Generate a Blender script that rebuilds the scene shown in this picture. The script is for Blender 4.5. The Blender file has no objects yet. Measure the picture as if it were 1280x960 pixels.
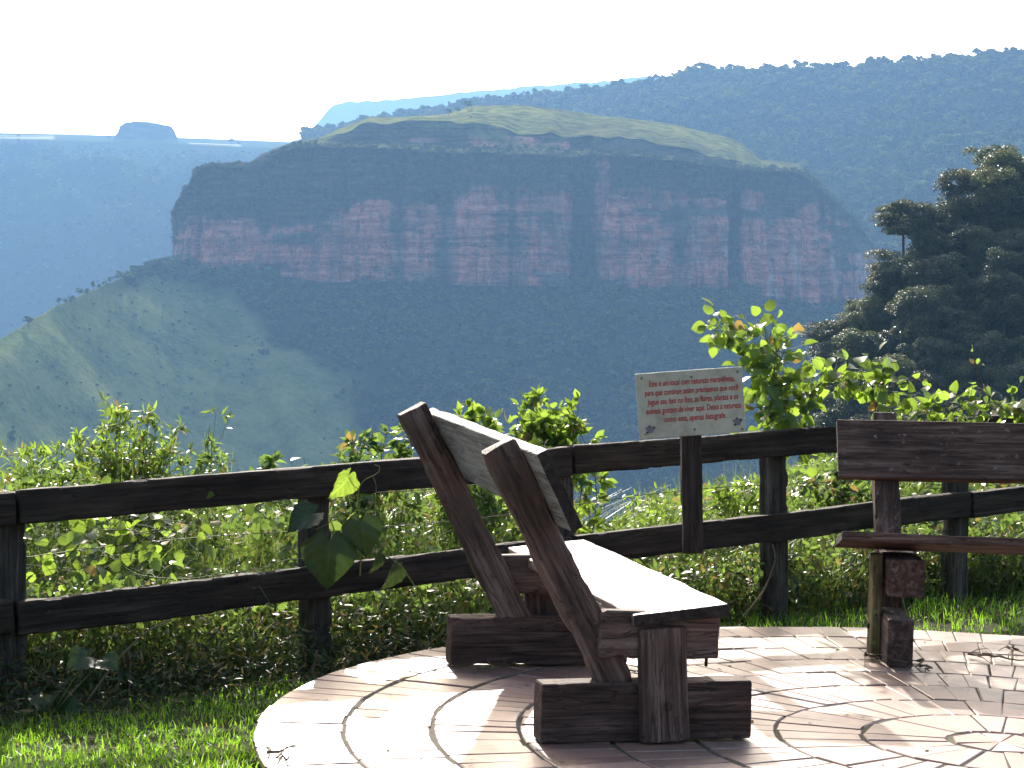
import bpy, math, random
import numpy as np
from mathutils import Vector, Matrix

R = math.radians
sc = bpy.context.scene
COL = sc.collection
rng = np.random.default_rng(7)
random.seed(7)

# ------------------------------------------------------------------ camera
F, HE, HOR = 2600.0, 1.5, 385.0          # focal length in photo pixels, eye height, horizon row
PIT = math.atan((480 - HOR) / F)
CP, SP = math.cos(PIT), math.sin(PIT)


def at(px, py, Y):
    """a point at distance Y seen in direction (px, py)"""
    px = np.asarray(px, float); py = np.asarray(py, float); Y = np.asarray(Y, float)
    r = px - 640; u = 480 - py
    dy = F * CP + u * SP; dz = u * CP - F * SP
    t = Y / dy
    return np.stack([r * t, Y + 0 * r, dz * t + HE], -1)


cam_d = bpy.data.cameras.new("camera")
cam = bpy.data.objects.new("camera", cam_d)
COL.objects.link(cam)
cam.location = (0, 0, HE)
cam.rotation_euler = (R(90) - PIT, 0, 0)
cam_d.sensor_width = 36
cam_d.lens = F / 1280 * 36
cam_d.clip_start = .1
cam_d.clip_end = 40000
sc.camera = cam

# ------------------------------------------------------------------ light
SUN_EL, SUN_AZ = R(29), R(-9)            # azimuth from +Y, negative is to the left
sd = Vector((math.sin(SUN_AZ) * math.cos(SUN_EL), math.cos(SUN_AZ) * math.cos(SUN_EL), math.sin(SUN_EL)))
sl = bpy.data.lights.new("sun", 'SUN')
sl.energy = 5.0; sl.angle = R(.55); sl.color = (1, .95, .86)
so = bpy.data.objects.new("sun", sl); COL.objects.link(so)
so.rotation_euler = sd.to_track_quat('Z', 'Y').to_euler()
so.location = (0, 0, 50)
w = bpy.data.worlds.new("World"); sc.world = w; w.use_nodes = True
wn = w.node_tree
sky = wn.nodes.new('ShaderNodeTexSky'); sky.sky_type = 'NISHITA'; sky.sun_disc = False
sky.sun_elevation = SUN_EL; sky.sun_rotation = SUN_AZ
sky.air_density = 1.0; sky.dust_density = 7.0; sky.ozone_density = 0.3; sky.altitude = 300
bg = wn.nodes['Background']; bg.inputs[1].default_value = .15
wn.links.new(sky.outputs[0], bg.inputs[0])
sc.view_settings.view_transform = 'Standard'
sc.view_settings.look = 'None'
sc.view_settings.exposure = 1.05
sc.view_settings.gamma = 1
sc.render.engine = 'CYCLES'
cy = sc.cycles
cy.use_denoising = True
cy.max_bounces = 7; cy.diffuse_bounces = 3; cy.glossy_bounces = 2; cy.transmission_bounces = 4
cy.volume_bounces = 1; cy.transparent_max_bounces = 8
cy.sample_clamp_indirect = 6
cy.use_adaptive_sampling = True; cy.adaptive_threshold = .02


# ------------------------------------------------------------------ numpy noise
def _h(ix, iy, iz, s):
    n = (ix * 374761393 + iy * 668265263 + iz * 2147483647 + s * 974634777) & 0xffffffff
    n = ((n ^ (n >> 13)) * 1274126177) & 0xffffffff
    n = (n ^ (n >> 16)) & 0xffff
    return n / 65535.0


def vn(x, y, z=0., s=0):
    x = np.asarray(x, float); y = np.asarray(y, float); z = np.asarray(z, float) + 0 * x
    ix = np.floor(x).astype(np.int64); iy = np.floor(y).astype(np.int64); iz = np.floor(z).astype(np.int64)
    fx, fy, fz = x - ix, y - iy, z - iz
    fx, fy, fz = [f * f * (3 - 2 * f) for f in (fx, fy, fz)]
    r = 0
    for a in (0, 1):
        for b in (0, 1):
            for c in (0, 1):
                r = r + _h(ix + a, iy + b, iz + c, s) * (fx if a else 1 - fx) * (fy if b else 1 - fy) * (fz if c else 1 - fz)
    return r * 2 - 1


def fbm(x, y, z=0., o=4, s=0):
    r, a, f = 0, .5, 1.
    for i in range(o):
        r = r + a * vn(np.asarray(x) * f, np.asarray(y) * f, np.asarray(z) * f, s + i * 17); a *= .5; f *= 2.03
    return r


def ss(e0, e1, x):
    t = np.clip((x - e0) / (e1 - e0), 0, 1); return t * t * (3 - 2 * t)


# ------------------------------------------------------------------ materials
def mat(name, base, rough=.8, spec=.3):
    m = bpy.data.materials.new(name); m.use_nodes = True
    b = m.node_tree.nodes['Principled BSDF']
    b.inputs['Base Color'].default_value = (*base, 1)
    b.inputs['Roughness'].default_value = rough
    b.inputs['Specular IOR Level'].default_value = spec
    return m


class NT:
    def __init__(s, m):
        s.t = m.node_tree; s.n = s.t.nodes; s.b = s.n.get('Principled BSDF')

    def new(s, k, **kw):
        n = s.n.new(k)
        for a, v in kw.items(): setattr(n, a, v)
        return n

    def L(s, a, b): s.t.links.new(a, b)

    def coord(s, scale=(1, 1, 1), out='Object'):
        c = s.new('ShaderNodeTexCoord'); m = s.new('ShaderNodeMapping')
        m.inputs['Scale'].default_value = scale
        s.L(c.outputs[out], m.inputs[0]); return m.outputs[0]

    def noise(s, vec, scale, detail=6, rough=.6, dist=0):
        n = s.new('ShaderNodeTexNoise')
        n.inputs['Scale'].default_value = scale; n.inputs['Detail'].default_value = detail
        n.inputs['Roughness'].default_value = rough; n.inputs['Distortion'].default_value = dist
        s.L(vec, n.inputs['Vector']); return n.outputs['Fac']

    def ramp(s, fac, stops):
        r = s.new('ShaderNodeValToRGB'); e = r.color_ramp.elements
        while len(e) < len(stops): e.new(.5)
        for i, (p, c) in enumerate(stops):
            e[i].position = p; e[i].color = (*c, 1) if len(c) == 3 else c
        s.L(fac, r.inputs[0]); return r.outputs[0]

    def mix(s, fac, a, b, mode='MIX'):
        m = s.new('ShaderNodeMix', data_type='RGBA', blend_type=mode)
        for i, v in ((0, fac), (6, a), (7, b)):
            if hasattr(v, 'links'): s.L(v, m.inputs[i])
            elif i == 0: m.inputs[0].default_value = v
            else: m.inputs[i].default_value = (*v, 1)
        return m.outputs[2]

    def math(s, op, a, b=None):
        m = s.new('ShaderNodeMath', operation=op)
        for i, v in enumerate((a, b)):
            if v is None: continue
            if hasattr(v, 'links'): s.L(v, m.inputs[i])
            else: m.inputs[i].default_value = v
        return m.outputs[0]

    def attr(s, name, out='Fac'):
        a = s.new('ShaderNodeAttribute', attribute_name=name); return a.outputs[out]

    def bump(s, h, strength=.5, dist=.01):
        b = s.new('ShaderNodeBump'); b.inputs['Strength'].default_value = strength
        b.inputs['Distance'].default_value = dist
        s.L(h, b.inputs['Height']); s.L(b.outputs[0], s.b.inputs['Normal']); return b


def wood(name, dark, mid, light, rough=.75, lichen=None, la=.62, grain=1.0, spec=.3, moss=None):
    m = mat(name, mid, rough, spec); t = NT(m)
    oi = t.new('ShaderNodeObjectInfo')
    c = t.new('ShaderNodeTexCoord'); ad = t.new('ShaderNodeVectorMath', operation='ADD')
    cmb = t.new('ShaderNodeCombineXYZ')
    t.L(t.math('MULTIPLY', oi.outputs['Random'], 37.), cmb.inputs[0])
    t.L(t.math('MULTIPLY', oi.outputs['Random'], 11.), cmb.inputs[1])
    t.L(c.outputs['Object'], ad.inputs[0]); t.L(cmb.outputs[0], ad.inputs[1])
    mp = t.new('ShaderNodeMapping'); mp.inputs['Scale'].default_value = (2.2, 42 * grain, 42 * grain)
    t.L(ad.outputs[0], mp.inputs[0])
    mp2 = t.new('ShaderNodeMapping'); mp2.inputs['Scale'].default_value = (6, 14, 14)
    t.L(ad.outputs[0], mp2.inputs[0])
    g = t.noise(mp.outputs[0], 1., 8, .65, .4)
    bl = t.noise(mp2.outputs[0], .6, 5, .6)
    f = t.math('ADD', t.math('MULTIPLY', g, .65), t.math('MULTIPLY', bl, .35))
    col = t.ramp(f, [(.38, dark), (.5, mid), (.63, light)])
    mpc = t.new('ShaderNodeMapping'); mpc.inputs['Scale'].default_value = (1.1, 16 * grain, 16 * grain)
    t.L(ad.outputs[0], mpc.inputs[0])
    ck = t.noise(mpc.outputs[0], 1.7, 3, .5, 1.2)
    ckm = t.ramp(ck, [(.478, (0, 0, 0)), (.495, (1, 1, 1)), (.512, (0, 0, 0))])
    col = t.mix(t.math('MULTIPLY', ckm, .75), col, tuple(v * .3 for v in dark))
    if lichen:
        mp3 = t.new('ShaderNodeMapping'); mp3.inputs['Scale'].default_value = (14, 20, 20)
        t.L(ad.outputs[0], mp3.inputs[0])
        l = t.noise(mp3.outputs[0], 1.3, 9, .72)
        lf = t.ramp(l, [(la, (0, 0, 0)), (la + .05, (1, 1, 1))])
        col = t.mix(lf, col, lichen)
    if moss:
        l = t.noise(ad.outputs[0], 7., 6, .7)
        col = t.mix(t.ramp(l, [(.6, (0, 0, 0)), (.7, (.8, .8, .8))]), col, moss)
    t.L(col, t.b.inputs['Base Color'])
    t.bump(t.math('SUBTRACT', f, t.math('MULTIPLY', ckm, .5)), .9, .008)
    return m


M = {}
M['fence'] = wood('weathered_fence_wood', (.012, .008, .005), (.031, .021, .014), (.065, .046, .032), .82, (.12, .12, .09), .69)
M['post'] = wood('grey_fence_post_wood', (.02, .016, .012), (.055, .045, .034), (.12, .105, .082), .85, (.16, .16, .13), .64)
M['bench'] = wood('bench_timber', (.040, .024, .017), (.11, .066, .048), (.23, .155, .12), .72, (.22, .19, .16), .66)
M['bench2'] = wood('dark_bench_timber', (.030, .015, .009), (.082, .042, .026), (.19, .12, .085), .72, (.2, .16, .13), .60)
M['footing'] = wood('footing_timber', (.028, .016, .011), (.078, .045, .033), (.165, .105, .08), .78, (.2, .17, .14), .68, moss=(.07, .05, .03))
M['board'] = wood('grey_weathered_board', (.13, .12, .095), (.26, .24, .20), (.38, .355, .30), .7, (.4, .4, .36), .6)
M['seat'] = wood('sun_bleached_seat', (.12, .085, .065), (.25, .19, .155), (.36, .30, .25), .36, None, spec=.8)
M['end'] = wood('dark_end_grain', (.015, .011, .008), (.035, .026, .02), (.06, .046, .036), .85)
M['mossy'] = wood('mossy_timber', (.05, .035, .015), (.13, .10, .045), (.24, .2, .08), .8, (.2, .22, .05), .55)
M['metal'] = mat('rusty_iron', (.03, .022, .018), .5, .5); M['metal'].node_tree.nodes['Principled BSDF'].inputs['Metallic'].default_value = .7
M['sign'] = mat('sign_paint', (.36, .38, .31), .5, .4)
t = NT(M['sign']); n_ = t.noise(t.coord((1, 1, 1)), 9, 8, .7)
t.L(t.ramp(n_, [(.36, (.30, .30, .21)), (.5, (.41, .41, .30)), (.64, (.47, .47, .36))]), t.b.inputs['Base Color'])
M['red'] = mat('red_lettering', (.42, .035, .03), .6)
M['grey'] = mat('grey_emblem', (.16, .16, .17), .7)
M['black'] = mat('black_emblem', (.012, .012, .014), .6)


def leafmat(name, base, trans, tf=.45, rough=.42, var=.35, spec=.4, attr=True, inst=0.):
    m = mat(name, base, rough, spec); t = NT(m)
    a = t.attr('tone')
    a = t.math('ADD', t.math('MULTIPLY', a, .75), t.math('MULTIPLY', t.noise(t.coord(), 45, 3, .6), .3))
    c1 = t.mix(a, tuple(x * (1 - var) for x in base), tuple(min(1, x * (1 + var)) for x in base))
    c2 = t.mix(a, tuple(x * (1 - var) for x in trans), tuple(min(1, x * (1 + var)) for x in trans))
    if attr:
        dry = t.attr('dry')
        c1 = t.mix(dry, c1, (.22, .16, .07)); c2 = t.mix(dry, c2, (.4, .28, .08))
    if inst:
        oi = t.new('ShaderNodeObjectInfo'); f_ = t.ramp(oi.outputs['Random'], [(0, (1 - .55 * inst,) * 3), (.5, (1, 1, 1)), (1, (1 + .5 * inst, 1 + .42 * inst, 1 + .1 * inst))])
        c1 = t.mix(1., c1, f_, 'MULTIPLY'); c2 = t.mix(1., c2, f_, 'MULTIPLY')
    t.L(c1, t.b.inputs['Base Color'])
    tr = t.new('ShaderNodeBsdfTranslucent'); t.L(c2, tr.inputs[0])
    mx = t.new('ShaderNodeMixShader'); mx.inputs[0].default_value = tf
    t.L(t.b.outputs[0], mx.inputs[1]); t.L(tr.outputs[0], mx.inputs[2])
    t.L(mx.outputs[0], t.n['Material Output'].inputs[0])
    return m


M['grass'] = leafmat('lawn_grass', (.07, .15, .018), (.34, .62, .04), .55, .4)
M['tall'] = leafmat('tall_grass_blades', (.085, .13, .03), (.27, .38, .06), .42, .34, .5, spec=.6)
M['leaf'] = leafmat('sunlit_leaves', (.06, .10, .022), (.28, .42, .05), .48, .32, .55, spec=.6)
M['leaf_dark'] = leafmat('shaded_leaves', (.03, .055, .016), (.05, .085, .015), .25, .5)  # darker copy of the leaf colour, with shade put into it
M['leaf_shiny'] = leafmat('shiny_leaves', (.055, .095, .03), (.22, .34, .06), .4, .33, .55, spec=.5)
M['tree'] = leafmat('hill_tree_leaves', (.080, .098, .036), (.13, .15, .04), .25, .45, .6, spec=.35, inst=.8)
M['canopy'] = leafmat('forest_canopy_leaves', (.068, .098, .028), (.12, .16, .035), .25, 1., .6, spec=0., inst=1.05)
M['scrub'] = leafmat('ledge_scrub_leaves', (.05, .065, .025), (.08, .1, .03), .2, 1., .4, spec=0.)
M['stem'] = mat('plant_stem', (.10, .085, .045), .7)
M['stemg'] = mat('green_stem', (.14, .17, .05), .6)
M['bark'] = mat('tree_bark', (.11, .095, .075), .85)
M['deadstem'] = mat('dry_stalk', (.16, .12, .07), .8)


# ------------------------------------------------------------------ mesh helpers
def link(o, parent=None):
    COL.objects.link(o)
    if parent is not None: o.parent = parent
    return o


def mesh_np(name, V, Fc, m, parent=None, smooth=False, attrs=None, do_link=True, mats=None, mi=None):
    V = np.asarray(V, np.float32).reshape(-1, 3); Fc = np.asarray(Fc, np.int32)
    me = bpy.data.meshes.new(name)
    k = Fc.shape[1]
    me.vertices.add(len(V)); me.vertices.foreach_set('co', V.ravel())
    me.loops.add(Fc.size); me.loops.foreach_set('vertex_index', Fc.ravel())
    me.polygons.add(len(Fc)); me.polygons.foreach_set('loop_start', np.arange(0, Fc.size, k, dtype=np.int32))
    me.polygons.foreach_set('use_smooth', np.full(len(Fc), smooth, bool))
    for a, v in (attrs or {}).items():
        at_ = me.attributes.new(a, 'FLOAT', 'POINT'); at_.data.foreach_set('value', np.asarray(v, np.float32).ravel())
    me.materials.append(m)
    for x in (mats or []): me.materials.append(x)
    if mi is not None: me.polygons.foreach_set('material_index', np.asarray(mi, np.int32))
    me.update(); me.validate()
    o = bpy.data.objects.new(name, me)
    if do_link: link(o, parent)
    return o


def tag(o, label=None, cat=None, group=None, kind=None):
    if label: o['label'] = label
    if cat: o['category'] = cat
    if group: o['group'] = group
    if kind: o['kind'] = kind
    return o


def thing(name, loc, label, cat, group=None):
    o = bpy.data.objects.new(name, None); o.empty_display_size = .1
    COL.objects.link(o); o.location = loc
    return tag(o, label, cat, group)


def grid_faces(nr, nc):
    i = np.arange(nr - 1)[:, None] * nc + np.arange(nc - 1)[None]
    i = i.ravel(); return np.stack([i, i + 1, i + nc + 1, i + nc], 1)


class Acc:
    """gathers tubes and leaves for one mesh"""
    def __init__(s): s.v = []; s.f = []; s.n = 0; s.tone = []; s.dry = []

    def add(s, V, Fq, tone=.5, dry=0.):
        V = np.asarray(V, float).reshape(-1, 3); s.v.append(V); s.f.append(np.asarray(Fq) + s.n); s.n += len(V)
        s.tone.append(np.broadcast_to(np.asarray(tone, float), (len(V),))); s.dry.append(np.broadcast_to(np.asarray(dry, float), (len(V),)))

    def tube(s, P, r0, r1, k=5):
        P = np.asarray(P, float); n = len(P)
        T = np.gradient(P, axis=0); T /= np.linalg.norm(T, axis=1)[:, None] + 1e-9
        up = np.array([0, 0, 1.]) if abs(T[0][2]) < .9 else np.array([1., 0, 0])
        A = np.cross(T, up); A /= np.linalg.norm(A, axis=1)[:, None] + 1e-9; B = np.cross(T, A)
        rr = np.linspace(r0, r1, n)[:, None, None]
        th = np.linspace(0, 2 * np.pi, k, endpoint=False)
        V = P[:, None] + rr * (np.cos(th)[None, :, None] * A[:, None] + np.sin(th)[None, :, None] * B[:, None])
        i = np.arange(n - 1)[:, None] * k; j = np.arange(k)[None]; j2 = (j + 1) % k
        Q = np.stack([i + j, i + j2, i + k + j2, i + k + j], -1).reshape(-1, 4)
        s.add(V.reshape(-1, 3), Q)

    def build(s, name, m, parent=None, smooth=True, do_link=True):
        V = np.concatenate(s.v)
        return mesh_np(name, V, np.concatenate(s.f), m, parent, smooth, dict(tone=np.concatenate(s.tone), dry=np.concatenate(s.dry)), do_link)


def leaf_template(kind):
    """quads in x (across), y (along, 0..1), z (fold/droop)"""
    if kind == 'heart': prof = [(0, .02), (-.08, .34), (.08, .5), (.3, .54), (.55, .42), (.8, .2), (1, .0)]
    elif kind == 'round': prof = [(0, .03), (.08, .3), (.3, .46), (.55, .45), (.8, .28), (1, .03)]
    elif kind == 'ovate': prof = [(0, .02), (.2, .2), (.45, .27), (.72, .17), (1, 0.01)]
    else: prof = [(0, .02), (.3, .12), (.65, .10), (1, .005)]
    V = []; Fq = []
    for i, (y, wd) in enumerate(prof):
        yy = max(y, 0) if i else 0
        z = -.22 * y * y
        V += [(-wd, y, .28 * wd + z), (0, yy + (.06 if kind == 'heart' and i == 1 else 0), z), (wd, y, .28 * wd + z)]
    for i in range(len(prof) - 1):
        a = 3 * i; Fq += [(a, a + 1, a + 4, a + 3), (a + 1, a + 2, a + 5, a + 4)]
    return np.array(V, float), np.array(Fq)


def big_heart():
    nv, nu = 36, 20; v = np.linspace(0, 1, nv); prof = np.interp(v, [0, .06, .16, .3, .45, .6, .75, .88, 1], [.30, .44, .52, .54, .49, .39, .25, .12, .0])
    V = []; T = []
    for i, y in enumerate(v):
        for j in range(nu + 1):
            s = -1 + 2 * j / nu; a = abs(s)
            yy = y - (1 - y) ** 3 * .16 * math.sin(min(1, a * 1.1) * math.pi) ** 1 * 1.1 + (.10 * (1 - y) ** 4 * (1 - a) ** 2)
            wv = prof[i] * (1 + .02 * math.sin(y * 31 + s))
            z = .16 * a ** 1.4 * prof[i] * 2 - .30 * y * y + .018 * math.sin(y * 22 - a * 8) * a + .03 * math.sin(s * 4 + y * 5)
            V.append((s * wv, yy, z)); f = (y * 6.5 - a * 1.7) % 1
            T.append(.95 if a < .07 else (.80 if f < .16 else .42 - .12 * math.sin(f * math.pi)))
    return np.array(V), grid_faces(nv, nu + 1), np.array(T)


BH = big_heart()


def big_leaf(acc, p, d, n, size):
    V, Q, T = BH; d = unit(d); x = unit(np.cross(d, n)); z = np.cross(x, d)
    acc.add(np.asarray(p) + size * (V[:, :1] * x + V[:, 1:2] * d + V[:, 2:3] * z), Q, T, 0.)


LT = {k: leaf_template(k) for k in ('heart', 'round', 'ovate', 'lance')}


def leaves(acc, P, D, N, size, kind='ovate', tone=None, dry=None):
    """P base points, D pointing direction, N approx normal, size per leaf"""
    V, Fq = LT[kind]; n = len(P)
    D = D / (np.linalg.norm(D, axis=1)[:, None] + 1e-9)
    X = np.cross(D, N); X /= np.linalg.norm(X, axis=1)[:, None] + 1e-9; Z = np.cross(X, D)
    size = np.broadcast_to(size, (n,))[:, None, None]
    W = P[:, None] + size * (V[None, :, 0:1] * X[:, None] + V[None, :, 1:2] * D[:, None] + V[None, :, 2:3] * Z[:, None])
    k = len(V)
    Q = (np.arange(n)[:, None, None] * k + Fq[None]).reshape(-1, 4)
    tone = rng.random(n) if tone is None else tone
    dry = np.zeros(n) if dry is None else dry
    acc.add(W.reshape(-1, 3), Q, np.repeat(tone, k), np.repeat(dry, k))


def rnd_dir(n, zb=0.):
    d = rng.normal(size=(n, 3)); d[:, 2] += zb; return d / np.linalg.norm(d, axis=1)[:, None]


def timber(name, parent, c, ax, dims, m, wob=.004, bev=.006, taper=0., seg=.02, seed=None, end=None):
    """a sawn timber: local x along its length; ax = 3 axis vectors (columns), dims = full sizes"""
    seed = rng.integers(1000) if seed is None else seed
    L, B, T = dims
    nx = max(4, int(L / seg)); ny = 4; nz = 3
    # cross-section ring with chamfered corners
    hb, ht = B / 2, T / 2; cb = min(bev, ht * .4)
    ring = []
    for i in range(ny): ring.append((-hb + cb + (B - 2 * cb) * i / (ny - 1), -ht))
    for i in range(nz): ring.append((hb, -ht + cb + (T - 2 * cb) * i / (nz - 1)))
    for i in range(ny): ring.append((hb - cb - (B - 2 * cb) * i / (ny - 1), ht))
    for i in range(nz): ring.append((-hb, ht - cb - (T - 2 * cb) * i / (nz - 1)))
    ring = np.array(ring); k = len(ring)
    xs = np.concatenate([[-L / 2], np.linspace(-L / 2 + cb, L / 2 - cb, nx), [L / 2]])
    V = []
    for i, x in enumerate(xs):
        s = 1.0
        r = ring.copy()
        if i in (0, len(xs) - 1): r = r * np.array([(hb - cb) / hb, (ht - cb) / ht])
        xx = np.full(k, x)
        V.append(np.stack([xx, r[:, 0], r[:, 1]], 1))
    V = np.array(V).reshape(-1, 3)
    nn = np.stack([V[:, 1] / hb, V[:, 2] / ht], 1); 
    q = fbm(V[:, 0] * 5 + seed, V[:, 1] * 25, V[:, 2] * 25, 3, 3)
    q2 = fbm(V[:, 0] * 1.2 + seed, V[:, 0] * 0 + seed, 0, 2, 9)
    V[:, 1] += nn[:, 0] * q * wob * 1.6 + q2 * wob * 1.2; V[:, 2] += nn[:, 1] * q * wob * 1.6
    if wob > .0035:   # chipped and worn arrises
        edge = (np.abs(V[:, 1]) > hb - cb * 1.6) & (np.abs(V[:, 2]) > ht - cb * 1.6)
        ch = ss(.12, .34, fbm(V[:, 0] * 9 + seed * 1.7, np.sign(V[:, 1]) * 5 + seed, np.sign(V[:, 2]) * 3, 4, 11)) * edge * min(.012, T * .09, wob * 1.9)
        V[:, 1] -= np.sign(V[:, 1]) * ch; V[:, 2] -= np.sign(V[:, 2]) * ch
    V[:, 0] += np.sign(V[:, 0]) * (np.abs(V[:, 0]) > L / 2 - cb * 1.5) * fbm(V[:, 1] * 30 + seed, V[:, 2] * 30, 0, 2, 5) * wob * 1.2
    n = len(xs)
    i = np.arange(n - 1)[:, None] * k; j = np.arange(k)[None]; j2 = (j + 1) % k
    Q = np.stack([i + j, i + j2, i + k + j2, i + k + j], -1).reshape(-1, 4).tolist()
    me = bpy.data.meshes.new(name)
    faces = Q + [tuple(range(k - 1, -1, -1)), tuple(range((n - 1) * k, n * k))]
    me.from_pydata(V.tolist(), [], faces); me.materials.append(m)
    if end is not None:
        me.materials.append(end); nq = len(Q)
        for i_, p_ in enumerate(me.polygons):
            if i_ >= nq or i_ < k or i_ >= nq - k: p_.material_index = 1
    me.update()
    o = bpy.data.objects.new(name, me); link(o, parent)
    A = Matrix(np.array(ax).T.tolist())
    mw = A.to_4x4(); mw.translation = Vector(c)
    o.matrix_local = mw
    return o


def unit(v): v = np.asarray(v, float); return v / np.linalg.norm(v)


def bar(name, parent, p0, p1, side, B, T, m, **kw):
    """timber from p0 to p1 (parent space), B measured along 'side', T along the third axis"""
    p0 = np.asarray(p0, float); p1 = np.asarray(p1, float); x = unit(p1 - p0)
    y = np.asarray(side, float); y = unit(y - x * (y @ x)); z = np.cross(x, y)
    return timber(name, parent, (p0 + p1) / 2, (x, y, z), (np.linalg.norm(p1 - p0), B, T), m, **kw)


# ------------------------------------------------------------------ near ground
TILT = .033
PC = np.array([1.752, 7.42]); PR = 2.66; RS = .31


def pz(x): return -TILT * x


FA = np.array([-2.01, 8.4]); FD = np.array([3.43, 2.4]); FDU = FD / np.linalg.norm(FD)
FN = np.array([-FDU[1], FDU[0]])          # pointing away from the camera


def gz(x, y):
    """height of the near ground"""
    x = np.asarray(x, float); y = np.asarray(y, float)
    d = (x - FA[0]) * FN[0] + (y - FA[1]) * FN[1]      # distance beyond the fence
    base = -.135 + .03 * fbm(x * .5, y * .5, 0, 3, 4) - .02 * np.clip(x, -20, 20) * .5
    e = np.clip(d - .5, 0, None)
    drop = .25 * e + .05 * np.clip(e - 1, 0, None) ** 1.5
    drop = np.where(e > 30, .25 * 30 + .05 * 29 ** 1.5 + .62 * (e - 30), drop)
    return base - drop + np.where(e > 8, 1.0, 0.) * fbm(x * .05, y * .05, 0, 4, 8) * np.clip(e - 8, 0, 60) * .1


def axis(a, b, n, c, p):
    t = np.linspace(-1, 1, n); s = np.sign(t) * np.abs(t) ** p
    return np.where(s < 0, c + (c - a) * s, c + (b - c) * s)


gxs = axis(-260, 140, 230, 0, 3.); gys = axis(-160, 330, 260, 9, 3.)
GX, GY = np.meshgrid(gxs, gys)
GZ = gz(GX, GY)
dpat = np.hypot(GX - PC[0], GY - PC[1])
GZ = np.where(dpat < PR - .1, np.minimum(GZ, -.24), GZ)
m = mat('ground_soil', (.06, .05, .03), .95, .1); M['ground'] = m; t = NT(m)
co = t.coord((1, 1, 1)); n1 = t.noise(co, 1.2, 8, .7); n2 = t.noise(co, 30, 4, .7)
c = t.ramp(n1, [(.35, (.05, .038, .022)), (.5, (.05, .06, .02)), (.7, (.05, .085, .02))])
c = t.mix(n2, c, (.03, .04, .012), 'MIX'); t.L(c, t.b.inputs['Base Color']); t.bump(n2, .6, .02)
tag(mesh_np('ground', np.stack([GX, GY, GZ], -1), grid_faces(len(gys), len(gxs)), m, smooth=True), kind='structure')

# ------------------------------------------------------------------ patio
m = mat('patio_brick', (.3, .16, .11), .4, .5); M['brick'] = m; t = NT(m)
co = t.coord((1, 1, 1)); tone = t.attr('tone'); n1 = t.noise(co, 5, 8, .7); n2 = t.noise(co, 60, 5, .7)
c = t.ramp(tone, [(0, (.19, .095, .068)), (.3, (.30, .155, .112)), (.65, (.38, .205, .15)), (1, (.47, .31, .24))])
c = t.mix(t.ramp(n1, [(.48, (0, 0, 0)), (.62, (.7, .7, .7))]), c, (.13, .09, .07)); n4 = t.noise(t.coord(), 17, 7, .75); c = t.mix(t.ramp(n4, [(.56, (0, 0, 0)), (.64, (.6, .6, .6))]), c, (.09, .075, .05))
c = t.mix(t.math('MULTIPLY', n2, .3), c, (.34, .25, .2)); t.L(c, t.b.inputs['Base Color'])
t.L(t.math('ADD', .30, t.math('MULTIPLY', n1, .36)), t.b.inputs['Roughness']); t.bump(n2, .35, .003); t.b.inputs['Coat Weight'].default_value = .7; t.b.inputs['Coat Roughness'].default_value = .36
m = mat('patio_mortar', (.13, .11, .085), .9, .2); M['mortar'] = m; t = NT(m)
n1 = t.noise(t.coord(), 3., 6, .7); n2 = t.noise(t.coord(), 80, 4, .7)
c = t.ramp(n1, [(.4, (.12, .10, .08)), (.55, (.17, .15, .11)), (.66, (.12, .14, .03))]); t.L(t.mix(n2, c, (.06, .05, .04)), t.b.inputs['Base Color'])
t.bump(n2, .7, .01)

BV, BF, BT = [], [], []
for k in range(9):
    ro = PR - RS * k; ri = ro - RS; ri = max(ri, .0)
    g = .007 if k else .0
    rm = (ro + ri) / 2
    nb = max(6, int(round(2 * np.pi * rm / (.135 if k < 2 else .112))))
    if k == 8: nb = 8
    th = np.cumsum(rng.uniform(.8, 1.2, nb)); th = th / th[-1] * 2 * np.pi + rng.random() * 6
    th = np.concatenate([[th[-1] - 2 * np.pi], th])
    for i in range(nb):
        a0, a1 = th[i], th[i + 1]
        r1 = ro - g + rng.uniform(-.005, .004); r0 = ri + .006 + rng.uniform(-.004, .005)
        gt = .0026 / r1; gt0 = min(.0026 / max(r0, .05), (a1 - a0) * .3)
        h = rng.uniform(-.002, .002); tl = rng.uniform(-.0015, .0015, 4)
        b = rng.uniform(.002, .006)
        idx0 = len(BV)
        def cp(r, a, z): return (PC[0] + r * math.cos(a), PC[1] + r * math.sin(a), z)
        sk = rng.uniform(-.004, .004, 4)
        cor = [(r0, a0 + gt0 + sk[0] / max(r0, .1)), (r1, a0 + gt + sk[1] / r1), (r1, a1 - gt + sk[2] / r1), (r0, a1 - gt0 + sk[3] / max(r0, .1))]
        for j, (r, a) in enumerate(cor): BV.append(cp(r, a, -.02))
        for j, (r, a) in enumerate(cor): BV.append(cp(r, a, h - b + tl[j]))
        for j, (r, a) in enumerate(cor):
            r_ = r + (b if r == r0 else -b); a_ = a + (b / max(r, .1) if j < 2 else -b / max(r, .1)); BV.append(cp(r_, a_, h + tl[j]))
        for j in range(4):
            j2 = (j + 1) % 4
            BF.append((idx0 + j, idx0 + j2, idx0 + 4 + j2, idx0 + 4 + j)); BF.append((idx0 + 4 + j, idx0 + 4 + j2, idx0 + 8 + j2, idx0 + 8 + j))
        BF.append((idx0 + 8, idx0 + 9, idx0 + 10, idx0 + 11))
        BT += [rng.random()] * 12
nbk = len(BF)
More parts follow.
